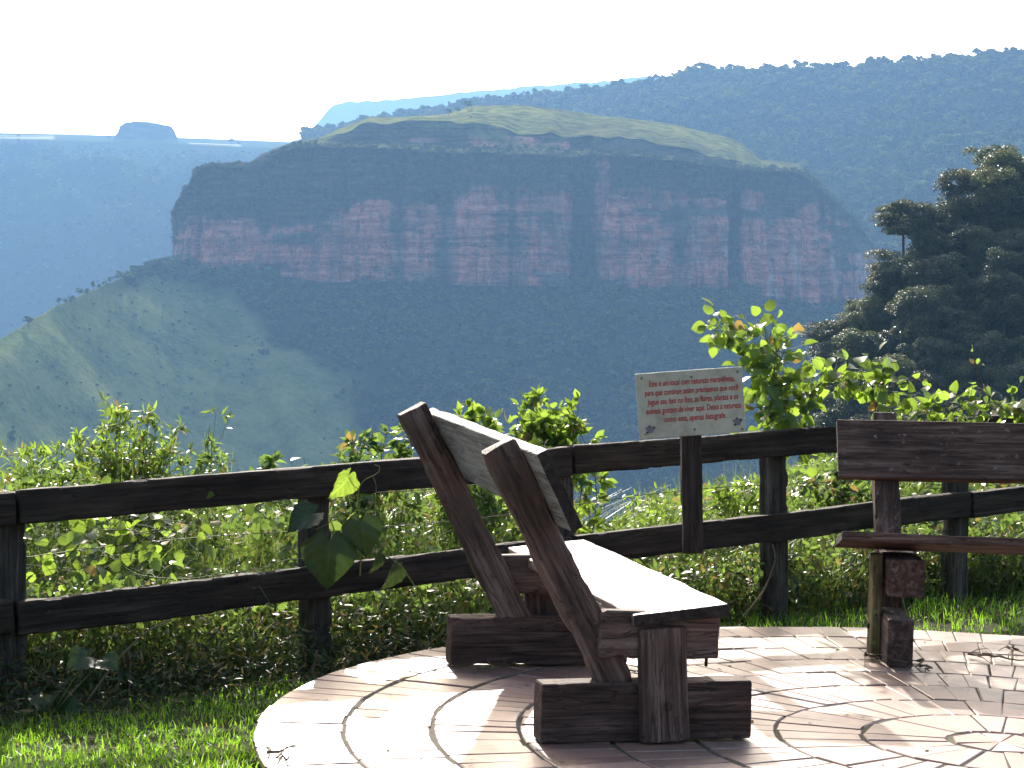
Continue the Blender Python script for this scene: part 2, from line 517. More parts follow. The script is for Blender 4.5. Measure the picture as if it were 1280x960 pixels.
# mortar bed and slab wall
i0 = len(BV); ns = 180
for r, z in ((0.001, -.0045), (PR - .012, -.0045), (PR - .012, -.022), (PR - .03, -.05), (PR - .03, -.32)):
    for s in range(ns):
        a = 2 * np.pi * s / ns; BV.append((PC[0] + r * math.cos(a), PC[1] + r * math.sin(a), z)); BT.append(.5)
for q in range(4):
    for s in range(ns): s2 = (s + 1) % ns; BF.append((i0 + q * ns + s, i0 + q * ns + s2, i0 + (q + 1) * ns + s2, i0 + (q + 1) * ns + s))
BV = np.array(BV); BV[:, 2] += pz(BV[:, 0])
mi = np.zeros(len(BF), int); mi[nbk:] = 1
tag(mesh_np('patio', BV, np.array(BF), M['brick'], attrs=dict(tone=BT), mats=[M['mortar']], mi=mi), kind='structure')


# ------------------------------------------------------------------ benches
def bench(origin, rot, label, mats, seatw, length, seat_over=(-.05, .22), back_over=(-.17, .12), backW=(1.03, .768), bolt=True, sags=0., front_leg=.17, beam_t=.09, post_t=.085, beam_v=.032, wf=1., pup=0.):
    root = thing('park_bench', origin, label, 'bench', 'timber benches on the round patio')
    zn = unit((TILT, 0, 1)); xn = np.array([math.cos(rot), math.sin(rot), 0.]); xn = unit(xn - zn * (xn @ zn)); yn = np.cross(zn, xn)
    root.rotation_euler = Matrix(np.array([xn, yn, zn]).T.tolist()).to_euler()
    mt, mf, mb, ms = mats
    Y = (0, 1, 0); Z = (0, 0, 1)
    sw0, sw1 = seatw
    for s, v0 in ((1, 0.), (-1, length)):
        def vv(d): return v0 + s * d
        # footing laid on the patio, leg and beam, leaning post
        bar('footing', root, (0, vv(.055), .1), (.765, vv(.055), .105), Z, .205, .11, mf, wob=.004 * wf, bev=.005)
        bar('leg', root, (.44, vv(-.020), .002), (.415, vv(-.020), sw0 - .045), (1, 0, 0), front_leg, .045, mt, wob=.004 * wf)
        bar('cross_beam', root, (.195, vv(beam_v), .372), (.632, vv(beam_v), .372), Z, .165, beam_t, mt, wob=.005 * wf)
        dx = unit(np.array([-.17 - .285, 0, 1.02 - .19]))
        p0 = np.array([.302, vv(.092), .15]); p1 = np.array([-.175 - pup * .5, vv(.092), 1.02 + pup])
        if s < 0: p1 = p1 + np.array([-.015, 0, .045])
        bar('backrest_post', root, p0 + np.array([0, s * -.03, 0]), p1 + np.array([0, s * -.03, 0]), (1, 0, 0), .122, post_t, mt, wob=.006, bev=.004)
        if bolt:
            a = Acc(); a.tube([(.60, vv(.03), .29), (.60, vv(.03), .255)], .006, .006, 6); a.build('bolt', M['metal'], root)
            a = Acc(); a.tube([(.44, vv(-.044), .13), (.44, vv(-.05), .13)], .014, .014, 8); a.build('bolt', M['metal'], root)
    x = unit((.345, 0, sw1 - sw0))
    bar('seat', root, (.48, seat_over[0], (sw0 + sw1) / 2 - .02), (.50, length + seat_over[1], (sw0 + sw1) / 2 + sags - .02), x, .345, .042, ms, wob=.003, bev=.004, end=M['end'])
    up = unit((-.125, 0, .245))
    c0 = np.array([-.008, 0, .887])
    q0 = c0 + np.array([0, back_over[0], 0]); q1 = c0 + np.array([-.005, length + back_over[1], .035])
    bar('backrest_board', root, q0, q1, up, backW[0] - backW[1] + .03, .042, mb, wob=.003, bev=.003, end=M['end'])
    return root


rotA = math.atan2(.235, .972)
b1 = bench((.099, 7.113, .003), rotA, 'near timber bench seen from its end, grey leaning backrest board and sunlit seat', (M['bench'], M['footing'], M['board'], M['seat']),
           (.447, .487), 1.62, (-.05, .28))
# second bench faces the camera
b2 = bench((1.663, 9.70, -.054), math.atan2(-.998, -.057), 'timber bench at right facing the camera, dark mottled backrest board', (M['bench2'], M['mossy'], M['bench2'], M['bench2']),
           (.50, .572), 1.75, (-.2, .25), (-.17, .2), front_leg=.15, beam_t=.155, post_t=.115, beam_v=.088, wf=.35, pup=.016)
for o in b2.children:
    if o.name.startswith('footing'): o.data.materials[0] = M['footing']
    if o.name.startswith('leg'): o.data.materials[0] = M['mossy']

# ------------------------------------------------------------------ fence
fr = thing('wooden_fence', (FA[0], FA[1], -.14), 'dark two rail timber fence running along the edge behind the benches', 'fence')
FO = np.array([FA[0], FA[1], -.14])
P3 = lambda t, n, z: np.array([FA[0] + FD[0] * t + FN[0] * n, FA[1] + FD[1] * t + FN[1] * n, z]) - FO
N3 = np.array([FN[0], FN[1], 0]); D3 = np.array([FDU[0], FDU[1], 0])
ts = [-1.0, -.665, -.335, 0.0, .343, .665, 1.0, 1.325, 1.66, 2.0]
for t_ in ts:
    b = float(gz(*(P3(t_, .085, 0) + FO)[:2])) - .25
    zt = .752 + .1 * t_
    bar('post', fr, P3(t_ + .0, .085, b), P3(t_, .085, zt - .004), D3, .118, .105, M['post'], wob=.005, bev=.006)
for a, b_, za, zb in ((-1.02, .0, .665, .690), (.0, .668, .6953, .7625), (.668, 1.33, .771, .823), (1.33, 2.02, .823, .895)):
    bar('rail', fr, P3(a + .002, 0, za), P3(b_ - .002, 0, zb), (0, 0, 1), .138, .06, M['fence'], wob=.005)
for a, b_, za, zb in ((-1.02, -.003, .235, .250), (-.003, .67, .241, .330), (.67, 1.33, .328, .405), (1.33, 2.02, .400, .46)):
    bar('rail', fr, P3(a + .002, 0, za), P3(b_ - .002, 0, zb), (0, 0, 1), .143, .06, M['fence'], wob=.005)
a = Acc()
for zz in (.46, .62):
    tt = np.linspace(-1, 2, 90)
    a.tube(np.array([P3(q, .16, zz + .1 * q + .02 * math.sin(q * 9)) for q in tt]), .0018, .0018, 4)
    for q in np.linspace(-.95, 1.95, 40):
        c0 = P3(q, .16, zz + .1 * q + .02 * math.sin(q * 9)); d = rnd_dir(1)[0] * .02
        a.tube([c0 - d, c0, c0 + d], .0014, .001, 3)
a.build('barbed_wire', M['metal'], fr)

# ------------------------------------------------------------------ sign
SY = 9.55
tl, tr_, br, bl = [at(*p, SY) for p in ((793.5, 466), (930, 459), (932.5, 540), (797, 551))]
SC = (tl + tr_ + br + bl) / 4
sx = unit((tr_ + br - tl - bl)); sx = unit(sx + np.array([0, .10, 0])); sz = unit(tl + tr_ - bl - br); sz = unit(sz - sx * (sx @ sz)); sy = np.cross(sz, sx)
sW, sH = .497, .302
sg = thing('sign_board', tuple(SC), 'pale green notice board with red writing leaning over the fence rail', 'sign')
sg.rotation_euler = Matrix(np.array([sx, sy, sz]).T.tolist()).to_euler()
bar('board_panel', sg, (-sW / 2, 0, 0), (sW / 2, 0, 0), (0, 0, 1), sH, .018, M['sign'], wob=.0015, bev=.003)
# backing post hangs below the board in front of the rails
pt = at(865, 520, SY + .01) - SC; pb = at(868, 693, SY - .06) - SC
Rm = np.array([sx, sy, sz])
pt = Rm @ pt; pb = Rm @ pb; pt[1] = .04; pb[1] = -.03
bar('post', sg, pb, pt, (1, 0, 0), .094, .05, M['fence'], wob=.004)
lines = ["Este é um local com natureza maravilhosa,", "para que continue assim precisamos que você:",
         "Jogue seu lixo no lixo, as flores, plantas e os", "animais gostam de viver aqui. Deixe a natureza", "como esta, apenas fotografe."]
xa = [(.118, .92), (.075, .955), (.09, .945), (.075, .965), (.24, .82)]
for i, (ln, (u0, u1)) in enumerate(zip(lines, xa)):
    cu = bpy.data.curves.new('txt', 'FONT'); cu.body = ln; cu.size = 1; cu.offset = .012; cu.resolution_u = 3
    to = bpy.data.objects.new('txt', cu); COL.objects.link(to)
    dg = bpy.context.evaluated_depsgraph_get(); me = bpy.data.meshes.new_from_object(to.evaluated_get(dg))
    bpy.data.objects.remove(to)
    n = len(me.vertices); v = np.empty(n * 3, np.float32); me.vertices.foreach_get('co', v); v = v.reshape(-1, 3)
    x0, x1 = v[:, 0].min(), v[:, 0].max()
    hgt = .039
    X = -sW / 2 + (u0 + (v[:, 0] - x0) / (x1 - x0) * (u1 - u0)) * sW + v[:, 1] * .0035
    Zz = sH / 2 - (.205 + i * .138) * sH + v[:, 1] * hgt
    nv = np.stack([X, np.full(n, -.0125), Zz], 1).astype(np.float32)
    me.vertices.foreach_set('co', nv.ravel()); me.materials.clear(); me.materials.append(M['red']); me.update(); me.name = 'lettering'
    o = bpy.data.objects.new('lettering', me); link(o, sg)
for (u_, v_) in ((.055, .07), (.52, .10), (.955, .07), (.06, .92), (.52, .90), (.965, .95)):
    a = Acc(); p = np.array([-sW / 2 + u_ * sW, 0, sH / 2 - v_ * sH])
    a.tube([p + (0, -.007, 0), p + (0, -.0135, 0), p + (0, -.0145, 0)], .005, .003, 8); a.build('screw', M['metal'], sg)
for (cx_, cz_) in ((.105, .855), (.925, .83)):
    def disc(name, cx, cz, r, m_, dy, el=1.):
        th = np.linspace(0, 2 * np.pi, 14, endpoint=False); rr = r * (1 + .18 * np.sin(3 * th + cx * 30) + .12 * np.sin(5 * th))
        V = [(cx, -dy, cz)] + [(cx + q * math.cos(h) * el, -dy, cz + q * math.sin(h)) for q, h in zip(rr, th)]
        return V
    x_, z_ = -sW / 2 + cx_ * sW, sH / 2 - cz_ * sH
    me = bpy.data.meshes.new('emblem'); V = disc('', x_, z_, .016, 0, .0112, 1.3); FF = [(0, i + 1, (i + 1) % 14 + 1) for i in range(14)]; MI = [0] * 14
    for (ex, ez, r) in ((-.003, .016, .0045), (.016, .009, .0045), (-.014, -.012, .005)):
        b0 = len(V); V += disc('', x_ + ex, z_ + ez, r, 0, .0122); FF += [(b0, b0 + i + 1, b0 + (i + 1) % 14 + 1) for i in range(14)]; MI += [1] * 14
    me.from_pydata(V, [], FF); me.materials.append(M['grey']); me.materials.append(M['black'])
    for p_, q in zip(me.polygons, MI): p_.material_index = q
    link(bpy.data.objects.new('emblem', me), sg)

# ------------------------------------------------------------------ lawn and undergrowth (stuff)
def blades(name, P, H, Wd, lean, m, label, cat, segs=3, dryf=.05, kind='stuff', lean_dir=None):
    n = len(P); a = rng.random(n) * 2 * np.pi
    d = np.stack([np.cos(a), np.sin(a), 0 * a], 1); s = np.stack([-np.sin(a), np.cos(a), 0 * a], 1)
    tw = rng.uniform(-.9, .9, n); s = s * np.cos(tw)[:, None] + d * np.sin(tw)[:, None]
    V = []
    le = lean * rng.uniform(.1, 1.3, n)
    for i in range(segs + 1):
        q = i / segs
        c = P + d * (le * H * q * q)[:, None] + np.array([0, 0, 1.]) * (H * (q - .35 * le * q ** 2.2))[:, None]
        wd = (Wd * (1 - q ** 1.6) + .0004)[:, None] * s
        V += [c - wd, c + wd]
    V = np.stack(V, 1); k = 2 * (segs + 1)
    fq = np.array([(2 * i, 2 * i + 1, 2 * i + 3, 2 * i + 2) for i in range(segs)])
    Q = (np.arange(n)[:, None, None] * k + fq[None]).reshape(-1, 4)
    tone = np.repeat(rng.random(n), k); dry = np.repeat((rng.random(n) < dryf) * rng.uniform(.4, 1, n), k)
    o = mesh_np(name, V.reshape(-1, 3), Q, m, attrs=dict(tone=tone, dry=dry))
    return tag(o, label, cat, kind=kind) if label else o


def fdist(x, y): return (x - FA[0]) * FN[0] + (y - FA[1]) * FN[1]


def lawn_pts(n, x0, x1, y0, y1, dmax=.3):
    x = rng.uniform(x0, x1, n); y = rng.uniform(y0, y1, n)
    ok = (np.hypot(x - PC[0], y - PC[1]) > PR - .01) & (fdist(x, y) < dmax) & ((x > .2) | (fdist(x, y) < -.27 + .16 * vn(x * 3, y * 3, 0, 78))) & (vn(x * 9, y * 9, 0, 3) + rng.uniform(-.6, .9, n) > -.35)
    x, y = x[ok], y[ok]; return np.stack([x, y, gz(x, y) - .004], 1)


LP = np.concatenate([lawn_pts(34000, -3., 0., 6.3, 9.8), lawn_pts(16000, .3, 4.5, 9.6, 13.5), lawn_pts(9000, -6, 6, 2, 14, .2)])
dd = fdist(LP[:, 0], LP[:, 1])
Hh = rng.uniform(.025, .06, len(LP)) * (1 + .5 * vn(LP[:, 0] * 3, LP[:, 1] * 3)) * (1 + .8 * ss(-.5, .1, dd))
blades('lawn_grass', LP, Hh, np.full(len(LP), .0026), .8, M['grass'], 'short bright green lawn grass around the patio', 'grass', 3, .04)

gp_x = [-80, 0, 100, 250, 300, 380, 500, 560, 640, 700, 725, 760, 800, 850, 900, 1000, 1100, 1280, 1400]
gp_y = [560, 568, 560, 590, 612, 604, 590, 568, 580, 612, 655, 648, 612, 600, 596, 566, 535, 528, 520]


def gtop(x, y):
    px = 640 + F * x / y; return HE - (np.interp(px, gp_x, gp_y) - HOR) / F * y


def behind(n, t0, t1, n0, n1):
    tt = rng.uniform(t0, t1, n); nn = rng.uniform(n0, n1, n)
    x = FA[0] + FD[0] * tt + FN[0] * nn; y = FA[1] + FD[1] * tt + FN[1] * nn
    return x, y, nn


x, y, nn = behind(36000, -.35, 1.9, .16, 3.3)
cl = vn(x * 2.2, y * 2.2, 0, 12)
ok = cl + rng.uniform(-.5, .8, len(x)) > -.1; x, y, nn = x[ok], y[ok], nn[ok]
z = gz(x, y); Hh = np.clip((gtop(x, y) - z) * (.42 + .58 * ss(.7, 1.5, nn)) * rng.uniform(.45, 1.0, len(x)) * (1 + .10 * vn(x * 5, y * 5, 0, 5)), .12, 1.5) * 1.12
blades('tall_grass', np.stack([x, y, z], 1), Hh, rng.uniform(.0018, .005, len(x)), .6, M['tall'], 'tall backlit grass growing on the slope behind the fence', 'grass', 6, .12)

# leafy undergrowth: small leaves on short sprigs, thick near the fence foot
A_ = Acc(); n = 110000
x, y, nn = behind(n, -.35, 1.9, .08, 3.3); z0 = gz(x, y); zt = gtop(x, y)
hh = rng.random(n) ** .9 * .93
hh = hh * (.45 + .55 * ss(.7, 1.5, nn))
keep = vn(x * 3.1, y * 3.1, hh * 3, 31) + rng.uniform(-.4, .9, n) > -.05
P = np.stack([x, y, z0 + hh * (zt - z0)], 1)[keep]
leaves(A_, P, rnd_dir(len(P), .2), rnd_dir(len(P), 1.), rng.uniform(.025, .068, len(P)), 'ovate', dry=(rng.random(len(P)) < .08) * .8)
tag(A_.build('undergrowth', M['leaf_shiny'], smooth=True), 'mixed leafy undergrowth filling the space behind the fence', 'undergrowth', kind='stuff')

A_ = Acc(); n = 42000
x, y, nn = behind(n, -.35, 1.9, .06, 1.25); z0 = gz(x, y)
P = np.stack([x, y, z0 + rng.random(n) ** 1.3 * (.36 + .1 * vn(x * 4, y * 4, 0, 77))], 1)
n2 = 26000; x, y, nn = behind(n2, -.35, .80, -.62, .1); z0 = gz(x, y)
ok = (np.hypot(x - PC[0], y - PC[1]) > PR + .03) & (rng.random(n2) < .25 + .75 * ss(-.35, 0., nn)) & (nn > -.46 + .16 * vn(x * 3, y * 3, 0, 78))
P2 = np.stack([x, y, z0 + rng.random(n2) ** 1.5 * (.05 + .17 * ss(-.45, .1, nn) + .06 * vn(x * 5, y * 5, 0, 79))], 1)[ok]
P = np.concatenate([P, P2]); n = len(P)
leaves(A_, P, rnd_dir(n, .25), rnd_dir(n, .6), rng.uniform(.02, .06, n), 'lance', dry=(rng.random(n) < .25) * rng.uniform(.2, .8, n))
tag(A_.build('dark_thicket', M['leaf_dark'], smooth=True), 'low dark tangled thicket right behind the fence foot', 'thicket', kind='stuff')  # shade at the fence foot is put into these dark leaves
A_ = Acc()
for i in range(1500):
    x, y, nn = behind(1, -.33, 1.9 if i % 3 else .6, -.02 if i % 3 else -.45, .9)
    if math.hypot(x[0] - PC[0], y[0] - PC[1]) < PR + .1: continue
    x, y = x, y; x, y = float(x[0]), float(y[0]); z = float(gz(x, y))
    d = rnd_dir(1, .9)[0]; L = rng.uniform(.15, .6); q = np.linspace(0, 1, 6)[:, None]
    P = np.array([x, y, z - .01]) + d * L * .8 * q + np.array([rng.normal(0, .1), rng.normal(0, .1), -.25 * L]) * q ** 2
    P[:, 2] = np.maximum(P[:, 2], z + .01)
    A_.tube(P, rng.uniform(.0012, .003), .0008, 4)
tag(A_.build('dry_brush', M['deadstem']), 'tangle of dry brown stalks at the foot of the fence', 'dry stalks', kind='stuff')


# ------------------------------------------------------------------ shrubs and vines
def shrub(name, base, tips, label, cat, leaf='ovate', ls=.07, nl=14, m='leaf', stems_m='stemg', side=.10, group=None, r=.004, droop=.1, twig=6, dryf=.03):
    """tips: world points the stems reach; leaves along each stem and on short side twigs"""
    root = thing(name, tuple(base), label, cat, group); base = np.array(base, float)
    S = Acc(); Lf = Acc()
    for tp in tips:
        tp = np.asarray(tp, float) - base; b0 = rng.normal(0, .03, 3) * [1, 1, 0]
        q = np.linspace(0, 1, 10)[:, None]; L = np.linalg.norm(tp)
        mid = rng.normal(0, .07, 3) * L
        C = b0 + (tp - b0) * q + mid * np.sin(q * np.pi) + np.array([0, 0, .10 * L]) * np.sin(q * np.pi) * 1.
        S.tube(C, r, r * .35, 5)
        for k in range(int(twig * 1.9)):
            s = rng.uniform(.3, 1) ** .8; i = min(8, int(s * 9)); c0 = C[i] + (C[i + 1] - C[i]) * (s * 9 - i)
            d = rnd_dir(1, .35)[0]; ln = side * rng.uniform(.5, 1.3)
            T = c0 + d * ln * np.linspace(0, 1, 4)[:, None] + np.array([0, 0, -droop * ln]) * np.linspace(0, 1, 4)[:, None] ** 2
            S.tube(T, r * .45, r * .2, 4)
            n = max(3, int(nl * .4)); u_ = rng.uniform(.25, 1, n)[:, None]
            Pp = c0 + (T[-1] - c0) * u_; Dd = rnd_dir(n, .1) + d * .6; Nn = rnd_dir(n, 1.3)
            leaves(Lf, Pp, Dd, Nn, ls * rng.uniform(.6, 1.15, n), leaf, dry=(rng.random(n) < dryf) * 1.)
        n = max(4, int(nl * .5)); u_ = rng.uniform(.45, 1, n); ii = np.minimum(8, (u_ * 9).astype(int))
        Pp = C[ii] + (C[ii + 1] - C[ii]) * (u_ * 9 - ii)[:, None]
        leaves(Lf, Pp, rnd_dir(n, .4), rnd_dir(n, 1.2), ls * rng.uniform(.7, 1.1, n), leaf)
    S.build('stems', M[stems_m], root); Lf.build('foliage', M[m], root)
    return root


def tipset(pts, Y, jit=.04, rep=1):
    out = []
    for p in pts:
        for _ in range(rep):
            out.append(at(p[0] + rng.normal(0, 6 if rep > 1 else 2), p[1] + abs(rng.normal(0, 8 if rep > 1 else 1)), Y + rng.normal(0, jit)))
    return out


def sbase(px, Y):
    x = (px - 640) / F * Y; return (x, Y, float(gz(x, Y)))


G_ = 'shrubs growing behind the fence'
shrub('shrub', sbase(165, 10.70), tipset([(130, 515), (150, 508), (165, 500), (180, 505), (195, 520), (120, 540), (100, 545), (175, 540), (150, 560), (205, 550), (140, 585), (190, 590), (225, 570), (160, 600)], 10.60, .12, 2),
      'tall feathery yellow green shrub above the left part of the fence', 'shrub', 'lance', .062, 20, 'leaf', 'stem', .085, G_, .004, .3, 9, .05)
shrub('shrub', sbase(255, 10.80), tipset([(270, 512), (285, 520), (262, 530), (232, 530), (240, 560), (275, 570), (255, 590)], 10.70, .06, 1),
      'thin shrub with drooping pointed leaves against the blue valley', 'shrub', 'lance', .065, 16, 'leaf_shiny', 'stemg', .08, G_, .003, .5, 6)
shrub('shrub', sbase(45, 10.40), tipset([(10, 560), (30, 552), (50, 562), (75, 548), (95, 555), (60, 590), (20, 600), (90, 590)], 10.30, .15, 2),
      'low bushy yellow green shrub at the left edge of the photo', 'shrub', 'lance', .055, 20, 'leaf', 'stem', .09, G_, .003, .3, 8)
shrub('shrub', sbase(350, 11.00), tipset([(330, 575), (345, 562), (360, 565), (378, 572), (350, 590)], 11.00, .05, 1),
      'small shrub with a few broad leaves poking above the rail', 'shrub', 'ovate', .085, 14, 'leaf_shiny', 'stemg', .06, G_, .004, .2, 4)
shrub('shrub', sbase(460, 11.50), tipset([(425, 560), (445, 545), (460, 540), (480, 536), (500, 538), (515, 550), (440, 570), (480, 570)], 11.40, .12, 2),
      'pale tipped leafy shrub just left of the leaning backrest posts', 'shrub', 'ovate', .068, 14, 'leaf_shiny', 'stemg', .08, G_, .004, .2, 6)
shrub('shrub', sbase(590, 11.90), tipset([(560, 525), (575, 512), (592, 502), (610, 508), (615, 525), (580, 535), (600, 540)], 11.80, .1, 2),
      'light green leafy shrub behind the middle of the backrest board', 'shrub', 'ovate', .085, 12, 'leaf', 'stemg', .085, G_, .004, .2, 5)
shrub('shrub', sbase(685, 12.10), tipset([(640, 535), (655, 510), (675, 498), (695, 494), (715, 498), (725, 508), (722, 535), (700, 515), (680, 520), (665, 535), (705, 540), (690, 545)], 12.00, .12, 2),
      'dense broad leaved shrub between backrest board and sign', 'shrub', 'ovate', .082, 14, 'leaf', 'stem', .085, G_, .004, .15, 7)
shrub('shrub', sbase(560, 11.50), tipset([(545, 580), (570, 575), (590, 570), (610, 580), (640, 570), (560, 610), (600, 610)], 11.30, .15, 2),
      'spreading leafy shrub seen between the two leaning posts', 'shrub', 'lance', .07, 14, 'leaf', 'stemg', .09, G_, .003, .3, 7)
shrub('shrub', sbase(930, 12.30), tipset([(890, 610), (910, 600), (930, 590), (950, 605), (900, 640), (940, 640), (870, 625), (965, 620)], 12.00, .15, 2),
      'bright shrub below the sign between the two rails', 'shrub', 'lance', .075, 14, 'leaf', 'stemg', .09, G_, .003, .3, 7)
shrub('shrub', sbase(1060, 12.70), tipset([(1010, 590), (1040, 580), (1070, 590), (1100, 600), (1020, 640), (1060, 630), (1090, 650), (1150, 610), (1180, 600), (1220, 615), (1250, 600)], 12.50, .2, 2),
      'dark leafy shrub behind the bench at right', 'shrub', 'ovate', .07, 14, 'leaf_shiny', 'stem', .1, G_, .003, .3, 8, .12)
shrub('shrub', sbase(820, 11.50), tipset([(765, 640), (790, 620), (810, 610), (830, 605), (845, 625), (780, 655)], 11.40, .1, 2),
      'sparse grassy shrub just left of the sign post', 'shrub', 'lance', .06, 12, 'leaf', 'stemg', .08, G_, .002, .3, 5)


def vine(path, Y, label, ls, n, spread, kind='round', m='leaf', r=.004, anchor=None, stem='stemg', dryf=.02, fr=(0, 1), droop=.3, group='vines climbing on the fence'):
    P = np.array([at(p[0], p[1], Y if np.isscalar(Y) else Y[i]) for i, p in enumerate(path)])
    if anchor is not None: P = np.concatenate([[anchor], P])
    root = thing('climbing_vine', tuple(P[0]), label, 'vine', group); P = P - P[0]
    # smooth path
    t0 = np.linspace(0, 1, len(P)); tt = np.linspace(0, 1, len(P) * 6)
    C = np.stack([np.interp(tt, t0, P[:, i]) for i in range(3)], 1)
    for _ in range(4): C[1:-1] = (C[:-2] + 2 * C[1:-1] + C[2:]) / 4
    S = Acc(); Lf = Acc(); S.tube(C, r, r * .4, 6)
    s = rng.uniform(fr[0], fr[1], n); i = np.minimum(len(C) - 2, (s * (len(C) - 1)).astype(int)); c0 = C[i]
    off = rng.normal(0, 1, (n, 3)) * spread
    for a_, b_ in zip(c0, off): S.tube([a_, a_ + b_ * .6 + (0, 0, .008), a_ + b_], r * .35, r * .25, 4)
    D = off / (np.linalg.norm(off, axis=1)[:, None] + 1e-6) + rnd_dir(n) * .5 + [0, 0, -droop]
    N = rnd_dir(n, .5) + np.array([0, -.5, .3])
    leaves(Lf, c0 + off, D, N, ls * rng.uniform(.55, 1.15, n), kind, dry=(rng.random(n) < dryf) * 1.)
    S.build('stems', M[stem], root); Lf.build('foliage', M[m], root)
    return root


vine([(1005, 560), (965, 500), (945, 455), (925, 420), (908, 405), (893, 415)], 11.2, 'tall leafy vine rising beside the right edge of the sign', .075, 110, .045, anchor=None)
vine([(985, 545), (970, 500), (965, 470), (975, 445), (955, 430)], 11.1, 'thick vine tangle with round leaves right of the sign', .072, 230, .085)
vine([(960, 530), (990, 500), (1030, 478), (1070, 468), (1100, 478), (1118, 495)], 11.0, 'leafy vine arching over the top rail toward the bench at right', .072, 190, .05)
vine([(1090, 525), (1100, 490), (1120, 482), (1150, 473), (1175, 480), (1200, 497), (1225, 505), (1250, 502)], 10.95, 'bare arching tendril vine above the backrest of the bench at right', .06, 16, .035, stem='stem')
vine([(1265, 520), (1240, 500), (1222, 470), (1216, 440), (1214, 420)], 10.9, 'thin vine with hanging yellow leaves at the far right', .055, 7, .02, 'ovate', fr=(.3, 1), stem='stem', dryf=.5)
vine([(1130, 530), (1160, 515), (1200, 512), (1240, 505), (1280, 510), (1310, 512)], 11.1, 'leafy vine running along behind the dark backrest board', .07, 190, .05)
vine([(60, 760), (80, 700), (110, 670), (150, 660), (190, 668), (240, 650)], 8.95, 'round leaved vine between the rails at the left post', .062, 110, .09)
vine([(90, 720), (130, 690), (170, 720), (230, 725), (300, 715), (360, 700)], 9.1, 'low vine creeping along the lower rail at left', .06, 60, .09, 'round', 'leaf_shiny')
vine([(300, 640), (340, 625), (385, 640), (430, 650)], 9.35, 'vine with pale leaves between the rails near the second post', .07, 40, .07, 'round', 'leaf_shiny')
# heart leaved climber on the second post
YH = 8.95
root = thing('climbing_vine', tuple(at(450, 720, YH)), 'climber with three big heart shaped leaves on the second fence post', 'vine', 'vines climbing on the fence')
B0 = at(450, 720, YH); S = Acc()
def crv(pts): 
    P = np.array([at(a, b, YH - .04) for a, b in pts]) - B0; t0 = np.linspace(0, 1, len(P)); tt = np.linspace(0, 1, len(P) * 6)
    C = np.stack([np.interp(tt, t0, P[:, i]) for i in range(3)], 1)
    for _ in range(3): C[1:-1] = (C[:-2] + 2 * C[1:-1] + C[2:]) / 4
    return C
S.tube(crv([(450, 720), (452, 680), (448, 645), (448, 610), (455, 600), (466, 595), (474, 590), (475, 583), (468, 581)]), .0035, .002, 6)
S.tube(crv([(448, 612), (440, 605), (436, 595)]), .002, .0015, 5); S.tube(crv([(466, 595), (470, 605), (470, 615)]), .002, .0012, 5)
S.tube(crv([(415, 678), (417, 660), (412, 648)]), .003, .002, 5); S.tube(crv([(395, 662), (410, 655), (418, 645)]), .003, .002, 5)
S.tube(crv([(475, 690), (500, 705), (520, 735), (535, 765), (545, 790)]), .0035, .002, 6)
S.build('stems', M['stemg'], root)
for (bx, by, tx, ty, sz_, nrm, mm) in ((437, 592, 418, 626, .135, (1, -.55, .2), 'leaf'), (412, 672, 408, 738, .225, (.1, -1, .25), 'leaf_dark'), (452, 648, 456, 690, .165, (-.1, -.9, .5), 'leaf_dark'),
                                       (396, 640, 375, 650, .15, (.2, -.5, .8), 'leaf_dark'), (474, 690, 468, 722, .10, (1, -.25, .1), 'leaf_dark'), (497, 705, 484, 742, .13, (1, -.3, .3), 'leaf_dark')):
    a_, b_ = at(bx, by, YH - .05), at(tx, ty, YH - .09); Lf = Acc()
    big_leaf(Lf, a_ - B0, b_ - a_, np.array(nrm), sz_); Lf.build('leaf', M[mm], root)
# low broad leaved plant at the foot of the left post, plus a long bare stalk
YP = 8.15
root = thing('broad_leaved_plant', tuple(sbase(60, YP)), 'grey green plant with big heart leaves at the foot of the left post', 'plant')
B0 = np.array(sbase(60, YP)); Lf = Acc(); S = Acc()
for (bx, by, tx, ty, s_) in ((55, 905, 30, 890, .17), (60, 905, 65, 925, .2), (70, 895, 95, 880, .19), (45, 905, 20, 925, .18), (55, 870, 50, 880, .13), (15, 915, 0, 900, .18), (85, 905, 95, 925, .16), (110, 820, 90, 830, .14), (128, 825, 150, 835, .12)):
    a_ = at(bx, by, YP); b_ = at(tx, ty, YP - .08); S.tube(np.linspace(0, 1, 5)[:, None] * (a_ - B0), .003, .002, 5)
    big_leaf(Lf, a_ - B0, b_ - a_, np.array((rng.normal(0, .3), -.7, .7)), s_ * .8)
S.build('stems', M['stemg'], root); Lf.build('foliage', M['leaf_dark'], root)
for pts, lb in (([(108, 878), (135, 840), (165, 805), (190, 785), (215, 775)], 'long bare curved stalk in front of the dark brush at left'), ([(930, 770), (955, 740), (970, 700), (966, 680)], 'pale bare curved stalk beside the fifth fence post')):
    P = np.array([at(a_, b_, 8.25 if a_ < 300 else 10.4) for a_, b_ in pts]); A_ = Acc(); t0 = np.linspace(0, 1, len(P)); tt = np.linspace(0, 1, 20)
    C = np.stack([np.interp(tt, t0, P[:, i]) for i in range(3)], 1)
    for _ in range(3): C[1:-1] = (C[:-2] + 2 * C[1:-1] + C[2:]) / 4
    A_.tube(C, .006, .003, 6); tag(A_.build('dry_stalk', M['deadstem']), lb, 'stalk')

